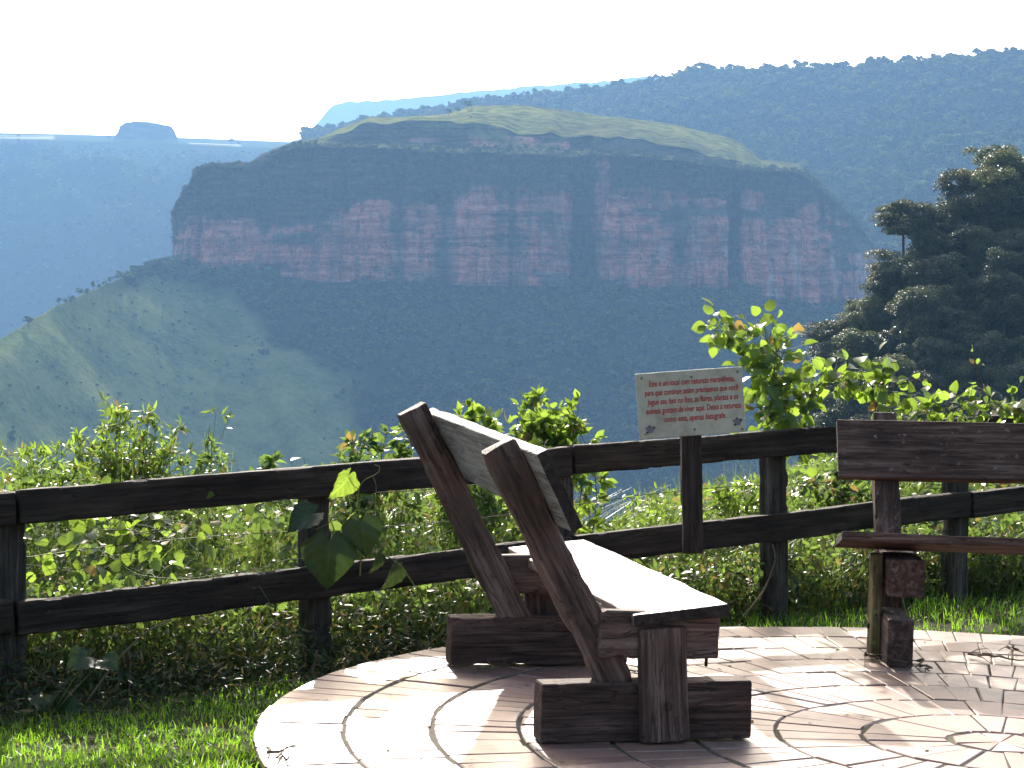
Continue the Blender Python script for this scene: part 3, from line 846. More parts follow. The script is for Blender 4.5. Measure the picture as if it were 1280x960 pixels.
# small dry leaves blown onto the patio
A_ = Acc(); n = 130; a_ = rng.random(n) * 6.28; r_ = PR * np.sqrt(rng.random(n)) * .98
P = np.stack([PC[0] + r_ * np.cos(a_), PC[1] + r_ * np.sin(a_), 0 * a_], 1); P[:, 2] = pz(P[:, 0]) + .004
D_ = rnd_dir(n) * [1, 1, .1]; leaves(A_, P, D_, np.tile([0, 0, 1.], (n, 1)) + rng.normal(0, .2, (n, 3)), rng.uniform(.008, .03, n), 'ovate', dry=np.ones(n))
tag(A_.build('leaf_litter', M['leaf_dark']), 'tiny dry leaves scattered over the brick patio', 'leaf litter', kind='stuff')
# dry twigs on the patio
def patio_pt(px, py):
    r = px - 640; u = 480 - py; d = np.array([r, F * CP + u * SP, u * CP - F * SP]); t_ = -HE / (d[2] + TILT * d[0]); return d * t_ + [0, 0, HE]
for (p0, p1, lb, br) in (((1208, 822), (1278, 830), 'gnarled dry twig lying on the patio right of the far bench leg', 7), ((1255, 812), (1279, 822), 'short dark twig at the right edge of the patio', 3),
                     ((600, 842), (645, 836), 'thin dry twigs beside the far footing of the near bench', 5), ((1080, 822), (1104, 832), 'dry litter twig beside the leg of the right bench', 6),
                     ((330, 944), (362, 952), 'small thin twig on the bright left edge of the patio', 2), ((1148, 828), (1160, 842), 'tiny twig leaning on the footing of the right bench', 3)):
    a_, b_ = patio_pt(*p0), patio_pt(*p1); A_ = Acc(); q = np.linspace(0, 1, 9)[:, None]
    C = a_ + (b_ - a_) * q + np.stack([rng.normal(0, .01, 9), rng.normal(0, .03, 9), rng.uniform(.004, .018, 9)], 1); A_.tube(C, .006, .003, 5)
    for k in range(br):
        c0 = C[rng.integers(1, 8)]; d = rng.normal(0, 1, 3) * [.07, .12, .015]; A_.tube([c0, c0 + d * .5 + (0, 0, .008), c0 + d], .0035, .0015, 4)
    o = A_.build('dry_twig', M['deadstem']); tag(o, lb, 'twig', 'dry twigs on the patio')
    cen = np.array(a_); me = o.data
    v = np.empty(len(me.vertices) * 3, np.float32); me.vertices.foreach_get('co', v); v = v.reshape(-1, 3)
    lift = (pz(v[:, 0]) + .001 - v[:, 2]); v[:, 2] += max(0, lift.max()); me.vertices.foreach_set('co', (v - cen.astype(np.float32)).ravel()); o.location = tuple(cen)


# ================================================================== far terrain
def curve(pts):
    p = np.array(pts, float); return lambda x: np.interp(x, p[:, 0], p[:, 1])


def loft(name, cols, rows, m, attrs=None, label=None, smooth=True):
    """rows: array (nr, nc, 3)"""
    V = np.asarray(rows); o = mesh_np(name, V.reshape(-1, 3), grid_faces(V.shape[0], V.shape[1]), m, smooth=smooth, attrs=attrs)
    tag(o, kind='structure'); return o


def terrain_mat(name, stops, scale, rock=None, bump=1., detail=.02):
    m = mat(name, stops[0][1], 1., 0.); t = NT(m)
    co = t.coord((1, 1, 1)); n1 = t.noise(co, scale, 8, .65); n2 = t.noise(co, scale * 9, 5, .7)
    f = t.math('ADD', t.math('MULTIPLY', n1, .6), t.math('MULTIPLY', n2, .4))
    c = t.ramp(f, stops)
    fo = t.attr('forest'); c = t.mix(fo, c, (.026, .038, .014))
    if rock:
        c = t.mix(t.attr('rock'), c, rock)
    t.L(c, t.b.inputs['Base Color']); t.bump(n2, .8, bump); return m


# ---- base sheet
VZ = -330.
m = terrain_mat('valley_ground', [(.3, (.05, .06, .025)), (.6, (.07, .085, .03))], .004)
nb_ = 60
bx = np.linspace(-9000, 9000, nb_); by = np.linspace(-3500, 14500, nb_); BX, BY = np.meshgrid(bx, by)
loft('valley_floor', None, np.stack([BX, BY, VZ + 8 * vn(BX * .001, BY * .001)], -1), m, dict(forest=np.ones(BX.size) * .6))


# ---- valley slope: forest talus under the mesa and the grass spur at left
yb = curve([(-1800, 760), (-500, 560), (-250, 500), (-120, 458), (0, 424), (60, 388), (110, 364), (150, 348), (190, 330), (217, 324), (235, 330), (265, 338), (300, 334), (370, 338), (410, 345), (450, 342), (520, 344), (580, 348), (640, 350), (700, 347), (740, 355), (790, 352), (850, 360), (920, 352), (960, 365), (1000, 372), (1020, 377), (1050, 378), (1150, 385), (1300, 390), (1500, 395)])
dtop = curve([(-1800, 800), (-500, 1250), (-250, 1560), (0, 2000), (100, 2230), (217, 2510), (300, 2530), (925, 2530), (1075, 2760), (1500, 3000)])
cols = np.linspace(-1700, 1420, 640); nr = 190
top = at(cols, yb(cols), dtop(cols))
az = (cols - 640) / F
sl_ = np.tan(R(25)) * np.ones_like(cols)
q = np.linspace(0, 1, nr)[:, None] ** 1.15 * 1150
Dp = dtop(cols)[None] - q
Z = top[None, :, 2] - sl_[None] * q * (1 + .0002 * q)
# left spur: starts gentle below its crest; gully between the spur and the mesa talus
X = az[None] * Dp
pxg = cols[None] + 0 * q
gul = curve([(0, 250), (60, 300), (160, 385), (330, 480), (520, 590), (1200, 900)])
gd = pxg - gul(q + 0 * pxg)
Z = Z - 26 * np.exp(-(gd / 60) ** 2) * ss(0, 150, q)
Z = Z + (13 + 12 * ss(250, 420, pxg)) * fbm(X * .006, Dp * .006, 0, 5, 40) * ss(0, 60, q) - 9 * ss(.0, .3, 1 - 7 * np.abs(fbm(X * .005, Dp * .0012, 0, 3, 46))) * ss(60, 200, q) + 2.0 * fbm(X * .03, Dp * .03, 0, 4, 41)
forest = ss(-25, 25, gd + 45 * fbm(X * .012, Dp * .012, 0, 4, 44))
forest = np.maximum(forest, (1 - ss(15, 70, q + 40 * fbm(X * .02, Dp * .01, 0, 3, 45))) * ss(60, 210, pxg))
nback = 14
qb = np.linspace(1, 0, nback)[:-1][:, None] ** 1.3 * 500
Db = dtop(cols)[None] + qb; Zb = top[None, :, 2] - .55 * qb + 8 * fbm(az[None] * Db * .01, Db * .01, 0, 3, 5) * ss(0, 60, qb)
rows = np.concatenate([np.stack([az[None] * Db, Db, Zb], -1), np.stack([X, Dp, np.maximum(Z, VZ + 3)], -1)])
fa = np.concatenate([np.ones_like(Db) * ss(100, 200, cols)[None], forest])
mg = terrain_mat('hill_grass', [(.36, (.065, .085, .028)), (.46, (.115, .145, .045)), (.54, (.165, .19, .062)), (.66, (.22, .22, .09))], .016, bump=2.)
VS = (rows, fa)
loft('valley_slope', cols, rows, mg, dict(forest=fa))

# ---- mesa
yt = curve([(205, 285), (217, 268), (219, 256), (224, 250), (229, 236), (236, 232), (241, 220), (250, 211), (262, 208), (290, 210), (310, 208), (330, 200), (350, 190), (372, 184), (400, 183), (480, 185), (560, 190), (640, 193), (700, 195), (750, 194), (800, 196), (850, 200), (900, 207), (940, 213), (990, 216), (1010, 224), (1030, 242), (1050, 256), (1066, 272), (1078, 290), (1095, 320)])
y2b = curve([(205, 284), (217, 266), (219, 254), (224, 248), (229, 234), (236, 230), (241, 218), (250, 209), (262, 206), (310, 206), (330, 195), (372, 181), (400, 178), (480, 178), (560, 181), (640, 184), (700, 186), (750, 188), (800, 190), (850, 197), (900, 205), (940, 210), (1000, 214), (1010, 222), (1030, 240.5), (1050, 254.5), (1078, 288), (1095, 318)])
y2t = curve([(205, 283), (217, 265), (219, 253), (224, 247), (229, 233), (236, 229), (241, 217), (250, 208), (262, 204.5), (310, 204), (330, 193), (372, 179.5), (400, 175), (430, 166), (460, 153), (500, 151), (560, 153), (620, 161), (640, 166), (700, 170), (750, 173), (800, 177), (850, 187), (880, 193), (905, 197), (935, 204), (950, 207), (1000, 211), (1010, 220.5), (1030, 239), (1050, 253), (1078, 286.5), (1095, 316)])
ysm = curve([(205, 282), (217, 264), (219, 252), (224, 246), (229, 232), (236, 228), (241, 216), (250, 207), (262, 203.5), (310, 202.5), (330, 191), (372, 178), (400, 173), (420, 163), (440, 156), (460, 149), (500, 146.5), (560, 143), (590, 134), (650, 132.5), (700, 138), (750, 146), (800, 151), (850, 157), (890, 168), (920, 175), (940, 188), (952, 200), (1000, 207), (1010, 217), (1030, 237), (1050, 251), (1078, 285), (1095, 314)])
mc = np.concatenate([np.full(8, 216.5), np.linspace(216.5, 262, 56), np.linspace(263, 1096, 620)])
dm = curve([(203, 2640), (217, 2580), (235, 2540), (262, 2515), (400, 2500), (700, 2495), (740, 2520), (760, 2490), (910, 2500), (921, 2530), (930, 2505), (1000, 2600), (1040, 2700), (1096, 2900)])
d0 = dm(mc); d0[:8] += np.linspace(420, 25, 8)
_rg = lambda f, c, sd: c(mc) + (1.6 * fbm(mc * .05, sd, 0, 4, sd) + 1.0 * fbm(mc * .22, sd, 0, 3, sd)) * ss(203, 225, mc)
_yt, _y2b, _y2t, _ys = yt, y2b, y2t, ysm
e1 = 3.0 * fbm(mc * .035, 1, 0, 4, 201) * ss(380, 460, mc) + .7 * fbm(mc * .2, 1, 0, 2, 202); e2 = 1.6 * fbm(mc * .05, 1, 0, 2, 203); e3 = 7.5 * fbm(mc * .035, 1, 0, 2, 204); e4 = 2. * fbm(mc * .03, 1, 0, 2, 205)
e5 = 3 * ss(.0, .5, vn(mc * .07, 3, 0, 206)) * (mc < 340)
yt = lambda x: _yt(x) + e1 + e5; y2b = lambda x: _y2b(x) + np.minimum(e1, 1) * .6 + e2 + e5 * .8; y2t = lambda x: _y2t(x) + e3 * ss(.0, 9., _y2b(x) - _y2t(x)) + e5 * .7; ysm = lambda x: np.minimum(_ys(x) + e4 + e5 * .6, y2t(x) - .6)
hw = ss(205, 330, mc) * (1 - ss(1000, 1085, mc) * .6)                # how deep the terraces are
gully = lambda c, wd: np.exp(-((mc - c) / wd) ** 2)
gg = 52 * gully(728, 12) + 42 * gully(920, 6) + 14 * gully(498, 12) + 16 * gully(556, 14) + 13 * gully(330, 10) + 12 * gully(850, 16) + 10 * gully(640, 6) + 9 * gully(430, 8) + 8 * gully(1030, 8) + 9 * gully(245, 5) + 8 * gully(985, 6)
lv = [(yb(mc) + 9, 0, 0), (yt(mc), 22, 0), (y2b(mc), 22 + 90 * hw + 3, 0), (y2t(mc), 22 + 112 * hw + 6, 0), (ysm(mc), 22 + 380 * hw + 12, 0)]
nseg = [110, 14, 34, 40]
rows = []; frac = []; lev = []
for s in range(4):
    (ya, da, _), (yb_, db, _) = lv[s], lv[s + 1]
    Pa, Pb = at(mc, ya, d0 + da), at(mc, yb_, d0 + db)
    for q_ in np.linspace(0, 1, nseg[s], endpoint=(s == 3)):
        e = q_
        if s == 3: e = q_ + .06 * math.sin(q_ * 9)          # gentle benches on the top
        P = Pa + (Pb - Pa) * e
        if s == 3: P[:, 2] = Pa[:, 2] + (Pb[:, 2] - Pa[:, 2]) * (e * 1.12 - .12 * e * e)
        rows.append(P); frac.append(np.full(len(mc), q_)); lev.append(np.full(len(mc), s))
rows = np.array(rows); frac = np.array(frac); lev = np.array(lev)
X, Y, Z = rows[..., 0], rows[..., 1], rows[..., 2]
cl = (lev == 0) * 1.; c2 = (lev == 2) * 1.
fade = np.where(lev == 0, np.clip(frac * 14, 0, 1) * 1., 0)
strata = fbm(X * .0012, Z * .085 + fbm(X * .004, Z * .01, 0, 2, 6), 0, 4, 70); strata = np.tanh(strata * 4) 
strat2 = np.tanh(5 * fbm(X * .003, Z * .21 + 3, 0, 3, 71))
flute = fbm(X * .028, Z * .004, 0, 5, 72); flute2 = np.abs(fbm(X * .055, Z * .010, 0, 4, 73))
disp = cl * (4. * strata + 1.0 * strat2 + 24 * flute + 20 * flute2 + 3 * fbm(X * .12, Z * .12, 0, 3, 74) + gg[None] * (1 - .35 * frac))
# a big ledge half way up the face
ledge = curve([(205, 300), (400, 275), (500, 262), (560, 262), (640, 250), (700, 250), (760, 255), (900, 262), (1095, 300)])
pyr = 480 - F * np.tan(np.arctan((Z - HE) / Y) + PIT)
pxr = 640 + F * X / Y
lq = ss(-10, 10, ledge(pxr) - pyr + 14 * fbm(X * .01, Z * .02, 0, 3, 75))
disp = disp + cl * 13 * lq
disp = disp + c2 * (4 * strata + 5 * flute + gg[None] * .5) * np.clip(frac * 5, 0, 1)
Y = Y + disp; X = X + cl * 3 * fbm(X * .05, Z * .05, 3, 3, 76)
Z = Z + (lev == 1) * 1.0 * fbm(X * .05, Y * .05, 0, 3, 77) + (lev == 3) * (2.6 * fbm(X * .012, Y * .02, 0, 4, 78) * ss(0, .2, frac)) + cl * .8 * fbm(X * .08, Z * .1, 0, 3, 79)
# rock colour masks (bare red sandstone against lichen-dark stone and ledge plants)
red = .55 * cl * ss(.25, .6, lq + .5 * fbm(X * .02, Z * .03, 0, 5, 85)) * ss(225, 250, pxr) * 0 + .0 * X
low = cl * ss(-6, 8, pyr - ledge(pxr) - 6 + 16 * fbm(X * .012, Z * .02, 0, 4, 87))
red = np.maximum(red, .85 * low * ss(-.3, -.05, fbm(X * .018, Z * .035, 0, 5, 85)))
for (ex, ey, rx, ry, a_) in ((265, 308, 55, 30, .6), (235, 300, 22, 30, .5), (380, 322, 70, 20, .9), (462, 268, 52, 15, 1), (470, 312, 90, 32, .8), (600, 312, 75, 38, 1), (560, 262, 60, 16, .9), (655, 300, 58, 42, 1), (620, 250, 50, 16, .7),
                         (700, 258, 30, 16, .7), (757, 222, 10, 26, .9), (770, 305, 46, 42, 1), (835, 250, 42, 12, .9), (790, 246, 46, 14, .6), (760, 262, 30, 10, .6), (885, 252, 30, 9, .6), (850, 352, 46, 16, .8), (890, 320, 28, 26, .35), (960, 325, 42, 48, .9), (1015, 345, 26, 34, .8), (1035, 268, 36, 18, .6),
                         (940, 250, 22, 14, .6), (990, 290, 50, 20, .6), (320, 285, 34, 12, .55), (420, 300, 40, 12, .6), (640, 178, 56, 8, 1.), (700, 181, 40, 5, .8), (600, 172, 16, 5, .5), (520, 175, 30, 4, .4)):
    red = np.maximum(red, a_ * (1 - ss(.78, 1.12, np.hypot((pxr - ex) / rx, (pyr - ey) / ry) + .75 * fbm(X * .022, Z * .03, 0, 5, 80))))
streak = ss(.06, .3, fbm(X * .075, Z * .006, 0, 5, 81)); strk2 = ss(.1, .35, fbm(X * .006, Z * .14, 0, 4, 82))
plant = ss(.12, .32, fbm(X * .022, Z * .04, 0, 5, 83)) * .8
red = np.clip(red * 1.25, 0, 1) * (1 - .5 * streak) * (1 - .25 * strk2) * (1 - plant * .5)
gm = np.clip((gg[None] * (1 + .8 * fbm(X * .03, Z * .03, 0, 4, 86)) - 3) / 14, 0, 1); red = red * (1 - .9 * gm)
veg = np.clip(cl * (.25 + .35 * lq + .5 * gm + plant * .5 + .3 * strk2 - red * 1.2), 0, 1)
veg = np.where(lev == 2, np.clip(.55 - red, 0, 1), veg); veg = np.where((lev == 1) | (lev == 3), 0, veg)
grass = np.where(lev == 1, (.35 + .3 * vn(X * .03, Y * .03, 0, 9)) * .7 * (1 - ss(995, 1015, pxr)) * ss(330, 420, pxr), 0.) + np.where(lev == 3, (1 - ss(1000, 1020, pxr)) * ss(330, 420, pxr) * np.clip(.75 + .9 * fbm(X * .008, Y * .015, 0, 4, 207), .15, 1), 0.); grass = np.maximum(grass, .75 * c2 * ss(-.12, .12, fbm(X * .012, Z * .02, 0, 4, 208)))
veg = np.where((lev == 1) | (lev == 3), .8, veg)
# steeper front banks of the upper terraces stay dark
pale = ss(.1, .4, fbm(X * .05, Z * .012, 0, 4, 84)) * red * ss(285, 325, pyr)
bk = []
Pb = np.stack([X[-1], Y[-1], Z[-1]], -1)
for q_ in (.15, .4, .7, 1):
    P = Pb.copy(); P[:, 0] = Pb[:, 0] * (1 + q_ * 650 / Pb[:, 1]); P[:, 1] += 650 * q_; P[:, 2] -= 170 * q_ ** 1.3; bk.append(P)
bk = np.array(bk)
rows = np.concatenate([np.stack([X, Y, Z], -1), bk]); z4 = np.zeros((4, len(mc)))
A4 = lambda a, v=0.: np.concatenate([a, z4 + v])
m = mat('mesa_rock', (.3, .15, .1), 1., 0.); t = NT(m)
co = t.coord((1, 1, 1)); n1 = t.noise(co, .05, 8, .7); n2 = t.noise(t.coord((.25, .25, 1.6)), .12, 8, .7); n3 = t.noise(t.coord((1, 1, .12)), .11, 7, .7)
c = t.ramp(n2, [(.40, (.055, .048, .038)), (.5, (.12, .10, .08)), (.60, (.20, .16, .125))])
rd = t.ramp(n2, [(.40, (.40, .12, .075)), (.5, (.62, .21, .135)), (.60, (.70, .30, .21))])
rd = t.mix(t.ramp(n3, [(.52, (0, 0, 0)), (.58, (.75, .75, .75))]), rd, (.14, .085, .07))
c = t.mix(t.attr('red'), c, rd); c = t.mix(t.attr('pale'), c, (.46, .38, .32))
c = t.mix(t.attr('veg'), c, t.ramp(n1, [(.35, (.018, .023, .011)), (.65, (.045, .05, .023))]))
for sc_, wd in (((.22, .22, 1.5), .008), ((1.2, 1.2, .15), .011)):  # dark lines in the rock colour: painted ledge shadows, and cracks
    nk = t.noise(t.coord(sc_), .05, 5, .6, .3)
    ln = t.ramp(nk, [(.5 - wd, (0, 0, 0)), (.5, (.8, .8, .8)), (.5 + wd, (0, 0, 0))]); c = t.mix(t.math('MULTIPLY', ln, t.math('SUBTRACT', 1., t.attr('grass'))), c, (.02, .018, .015))
gr = t.ramp(n1, [(.40, (.065, .085, .024)), (.5, (.14, .155, .042)), (.6, (.22, .21, .07))])
c = t.mix(t.attr('grass'), c, gr); t.L(c, t.b.inputs['Base Color']); t.bump(n2, .9, 3.)
MS = (rows, A4(veg), A4(grass, 1.), A4(lev, 4))
o = loft('mesa', mc, rows, m, dict(red=A4(red), veg=A4(veg), grass=A4(grass, 1.), pale=A4(pale)))

# ---- forest ridge behind the mesa at right
yr = curve([(300, 175), (420, 160), (520, 140), (560, 133), (575, 128), (600, 126), (650, 120), (700, 116), (760, 110), (800, 104), (830, 98), (860, 90), (900, 86), (980, 85), (1060, 85), (1100, 78), (1180, 76), (1250, 70), (1300, 68), (1500, 55), (1800, 50)])
rc = np.linspace(380, 1750, 300); az = (rc - 640) / F
dr = curve([(300, 4700), (560, 4600), (800, 4400), (1280, 3900), (1800, 3500)])
top = at(rc, yr(rc), dr(rc)); q = np.linspace(0, 1, 130)[:, None] * 2000
Dp = dr(rc)[None] - q; X = az[None] * Dp
Z = top[None, :, 2] - .30 * q * (1 + .00022 * q)
Z = Z + (60 * fbm(X * .0016 + 3, Dp * .0016, 0, 4, 90) + 22 * fbm(X * .006, Dp * .006, 0, 4, 91)) * ss(0, 300, q)
qb = np.linspace(1, 0, 8)[:-1][:, None] * 1500
Db = dr(rc)[None] + qb; Zb = top[None, :, 2] - .12 * qb
rows = np.concatenate([np.stack([az[None] * Db, Db, Zb], -1), np.stack([X, Dp, np.maximum(Z, VZ + 2)], -1)])
RG = rows
loft('forest_ridge', rc, rows, mg, dict(forest=np.full(rows.shape[:2], 1.)))

# ---- far plateau at left and its slopes
yp = curve([(-1900, 158), (-700, 160), (-300, 164), (0, 166), (60, 167), (140, 169), (220, 172), (300, 175), (380, 178), (430, 182), (520, 190), (700, 210)])
pc = np.linspace(-1900, 700, 560); az = (pc - 640) / F
dp = 5900 + 250 * vn(pc * .006, 0 * pc, 0, 5)
top = at(pc, yp(pc) + 9, dp); q = np.linspace(0, 1, 190)[:, None] ** 1.1 * 3200
Dp = dp[None] - q; X = az[None] * Dp
Z = top[None, :, 2] - .36 * q
rd_ = 1 - 2 * np.abs(fbm(X * .0011 + Dp * .0005, Dp * .0006 - X * .0003, 0, 4, 95))
Z = Z + (300 * (rd_ - .5) + 70 * fbm(X * .004, Dp * .004, 0, 4, 96) + 12 * fbm(X * .015, Dp * .015, 0, 3, 97)) * ss(0, 700, q)
# near grassy spur at far left
Z = Z + 110 * np.exp(-((pc[None] + 60 + (2300 - q) * .09) / 90) ** 2) * ss(1500, 2300, q)
pf = at(pc, yp(pc), dp + 1500)
qb = np.linspace(1, 0, 24)[:-1][:, None]
Db = dp[None] + 1500 * qb; Zb = top[None, :, 2] + (pf[None, :, 2] - top[None, :, 2]) * qb + 3 * fbm(az[None] * Db * .002, Db * .002, 0, 3, 9)
rows = np.concatenate([np.stack([az[None] * Db, Db, Zb], -1), np.stack([X, Dp, np.maximum(Z, VZ + 2)], -1)])
fz = np.concatenate([Zb * 0 + .2, .75 + .7 * fbm(X * .003, Dp * .003, 0, 4, 98) + 0 * q]); fz = np.clip(fz, 0, 1)
pal = np.concatenate([(ss(-400, 0, 70 - pc + 0 * Db) * (pc < 72) * (qb > .15) * .8 + (np.abs(pc - 270) < 32) * (qb < .35) * (qb > .05)) * ss(-.3, .1, fbm(az[None] * Db * .004, Db * .004, 0, 3, 19)), 0 * X])
mp_ = terrain_mat('plateau_grass', [(.35, (.028, .042, .018)), (.5, (.045, .062, .024)), (.65, (.07, .088, .034))], .006, rock=(.34, .32, .24), bump=3.)
FP = rows
loft('far_plateau', pc, rows, mp_, dict(forest=fz, rock=pal))
# pale bare fields on the plateau edge
# ---- butte on the plateau
def hill_loft(name, prof_x, ysky, ybase, D, depth, m, attrs_f, n=120, nr=24):
    cx = np.linspace(prof_x[0], prof_x[1], n); ys, yb_ = ysky(cx), ybase(cx)
    out = []
    for i, s in enumerate(np.linspace(0, 1, nr)):
        if s < .5: h = ss(0, .5, s) ** .8; dd = D + depth * .15 * s * 2
        else: h = 1 - ss(.8, 1., s); dd = D + depth * (.15 + .85 * (s - .5) * 2)
        P = at(cx, yb_, dd); T = at(cx, ys, D + depth * .2)
        zz = P[:, 2] + (T[:, 2] - P[:, 2]) * h; Q = P.copy(); Q[:, 2] = zz + 2 * vn(cx * .3, cx * 0 + s * 5, 0, 3) * h; out.append(Q)
    out = np.array(out); return loft(name, cx, out, m, attrs_f(out))


hill_loft('butte', (142, 222), curve([(142, 171), (147, 166), (150, 158), (157, 153.5), (168, 152), (185, 153), (200, 155.5), (214, 158), (218, 164), (222, 173)]), curve([(142, 174), (222, 177)]), 6150, 260, mp_,
          lambda o: dict(forest=np.clip(.5 + 1.2 * fbm(o[..., 0] * .02, o[..., 2] * .05, 0, 4, 301), 0, 1), rock=np.clip(.4 * fbm(o[..., 0] * .03, o[..., 2] * .08, 0, 3, 302), 0, .15)))
# ---- farthest ridge
yf = curve([(340, 185), (375, 174), (385, 168), (392, 160), (400, 151), (410, 138), (418, 131), (440, 127), (480, 125.5), (500, 124), (560, 117), (620, 112), (700, 105), (760, 101), (800, 97), (900, 92), (1200, 85), (1700, 80)])
fc = np.linspace(340, 1700, 260); az = (fc - 640) / F
D = 11500 + 0 * fc; top = at(fc, yf(fc), D); q = np.linspace(0, 1, 50)[:, None] * 2600
Dp = D[None] - q; X = az[None] * Dp; Z = top[None, :, 2] - .42 * q + 60 * fbm(X * .001, Dp * .001, 0, 4, 99) * ss(0, 500, q) + 6 * vn(X * .02, Dp * .02) * (q < 1)
qb = np.linspace(1, 0, 5)[:-1][:, None] * 2500; Db = D[None] + qb; Zb = top[None, :, 2] - .1 * qb
rows = np.concatenate([np.stack([az[None] * Db, Db, Zb], -1), np.stack([X, Dp, np.maximum(Z, VZ + 2)], -1)])
loft('far_ridge', fc, rows, mp_, dict(forest=np.full(rows.shape[:2], .6), rock=np.zeros(rows.shape[:2])))

# ---- wooded hill at right
yh = curve([(970, 640), (995, 560), (1008, 500), (1018, 460), (1030, 420), (1052, 392), (1075, 360), (1110, 330), (1120, 300), (1140, 275), (1180, 258), (1210, 248), (1240, 212), (1280, 196), (1400, 150), (1700, 110), (2000, 90)])
hc = np.linspace(985, 1950, 120); az = (hc - 640) / F
dh = curve([(985, 395), (1030, 405), (1280, 450), (1950, 560)])
top = at(hc, yh(hc) + 34, dh(hc)); q = np.linspace(0, 1, 60)[:, None] * 190
Dp = dh(hc)[None] - q; X = az[None] * Dp; Z = top[None, :, 2] - .62 * q + 3 * fbm(X * .05, Dp * .05, 0, 3, 100) * ss(0, 20, q)
qb = np.linspace(1, 0, 8)[:-1][:, None] * 160; Db = dh(hc)[None] + qb; Zb = top[None, :, 2] - .35 * qb
rows = np.concatenate([np.stack([az[None] * Db, Db, Zb], -1), np.stack([X, Dp, Z], -1)])
WH = rows; WD = (hc, dh, yh)
mw_ = terrain_mat('wooded_hill_soil', [(.3, (.022, .025, .012)), (.6, (.04, .042, .02))], .2, bump=.3)
loft('wooded_hill', hc, rows, mw_, dict(forest=np.full(rows.shape[:2], .9)))


# ================================================================== trees
def crown(nl, nleaf, rx, rz, ls, z0, m, flat=.5, kind='ovate', name='crown', seed=0, quad=True):
    """lobed crown built from leaf clumps; returns mesh data"""
    r_ = np.random.default_rng(seed)
    V = []; tone = []
    lob = []
    for i in range(nl):
        a = r_.random() * 2 * np.pi; rr = rx * (r_.random() ** .6) * .78; h = z0 + rz * (r_.uniform(-.9, 1) * (1 - .5 * (rr / rx) ** 2))
        lob.append((rr * math.cos(a), rr * math.sin(a), h, rx * r_.uniform(.26, .44)))
    for (lx, ly, lz, lr) in lob:
        n = nleaf // nl; d = r_.normal(size=(n, 3)); d /= np.linalg.norm(d, axis=1)[:, None]
        d[:, 2] = np.where(d[:, 2] < -.3, -d[:, 2], d[:, 2])
        rad = lr * r_.random(n) ** .28
        P = np.array([lx, ly, lz]) + d * rad[:, None] * [1, 1, flat]
        N = d * .6 + r_.normal(size=(n, 3)) * .5 + [0, 0, .7]; N /= np.linalg.norm(N, axis=1)[:, None]
        T = np.cross(N, r_.normal(size=(n, 3))); T /= np.linalg.norm(T, axis=1)[:, None]; B = np.cross(N, T)
        s = (ls * r_.uniform(.5, 1.2, n))[:, None]
        V.append(np.stack([P - T * s, P - B * s * .5, P + T * s + N * s * -.3, P + B * s * .5], 1))
        tone.append(np.clip(r_.normal(.5, .22) + r_.normal(0, .18, n), 0, 1))
    V = np.concatenate(V); n = len(V); Q = np.arange(n * 4).reshape(-1, 4)
    return V.reshape(-1, 3), Q, np.repeat(np.concatenate(tone), 4), lob


def tree_proto(seed, h, rx, rz, nl, nleaf, ls, flat=.5, m='tree'):
    V, Q, tn, lob = crown(nl, nleaf, rx, rz, ls, h - rz, m, flat, seed=seed)
    co_ = mesh_np('crown', V, Q, M[m], attrs=dict(tone=tn, dry=np.zeros(len(V))), do_link=False)
    S = Acc(); S.tube([(0, 0, -1.5), (.05, 0, h * .3), (.15, .1, h * .6), (.1, 0, h - rz)], .028 * h, .012 * h, 7)
    for (lx, ly, lz, lr) in lob[:10]: S.tube([(.08, 0, h * .42), (lx * .5, ly * .5, h * .42 + (lz - h * .42) * .62), (lx, ly, lz)], .010 * h, .003 * h, 5)
    tr = S.build('trunk', M['bark'], do_link=False)
    return co_.data, tr.data


TP = [tree_proto(11, 10, 4.6, 4.2, 34, 9000, .27, .85), tree_proto(12, 12, 5.0, 4.4, 36, 9000, .27, .8), tree_proto(13, 9, 3.9, 4.0, 28, 7500, .25, .95),
      tree_proto(14, 11, 5.0, 4.8, 40, 10000, .27, .85), tree_proto(15, 10, 4.8, 3.0, 26, 6500, .29, .5)]


def place_tree(loc, s, rz, label, group, k, name='broadleaf_tree', protos=None):
    c_, t_ = (protos or TP)[k]
    r = thing(name, loc, label, 'tree', group); r.rotation_euler = (0, 0, rz); r.scale = (s, s, s * random.uniform(.9, 1.1))
    link(bpy.data.objects.new('crown', c_), r); link(bpy.data.objects.new('trunk', t_), r)
    return r


from mathutils.bvhtree import BVHTree
def bvh(rows):
    V = rows.reshape(-1, 3); return BVHTree.FromPolygons([tuple(v) for v in V.tolist()], grid_faces(rows.shape[0], rows.shape[1]).tolist())


def drop(tree, x, y):
    h = tree.ray_cast(Vector((x, y, 3000)), Vector((0, 0, -1))); return h[0].z if h[0] is not None else None


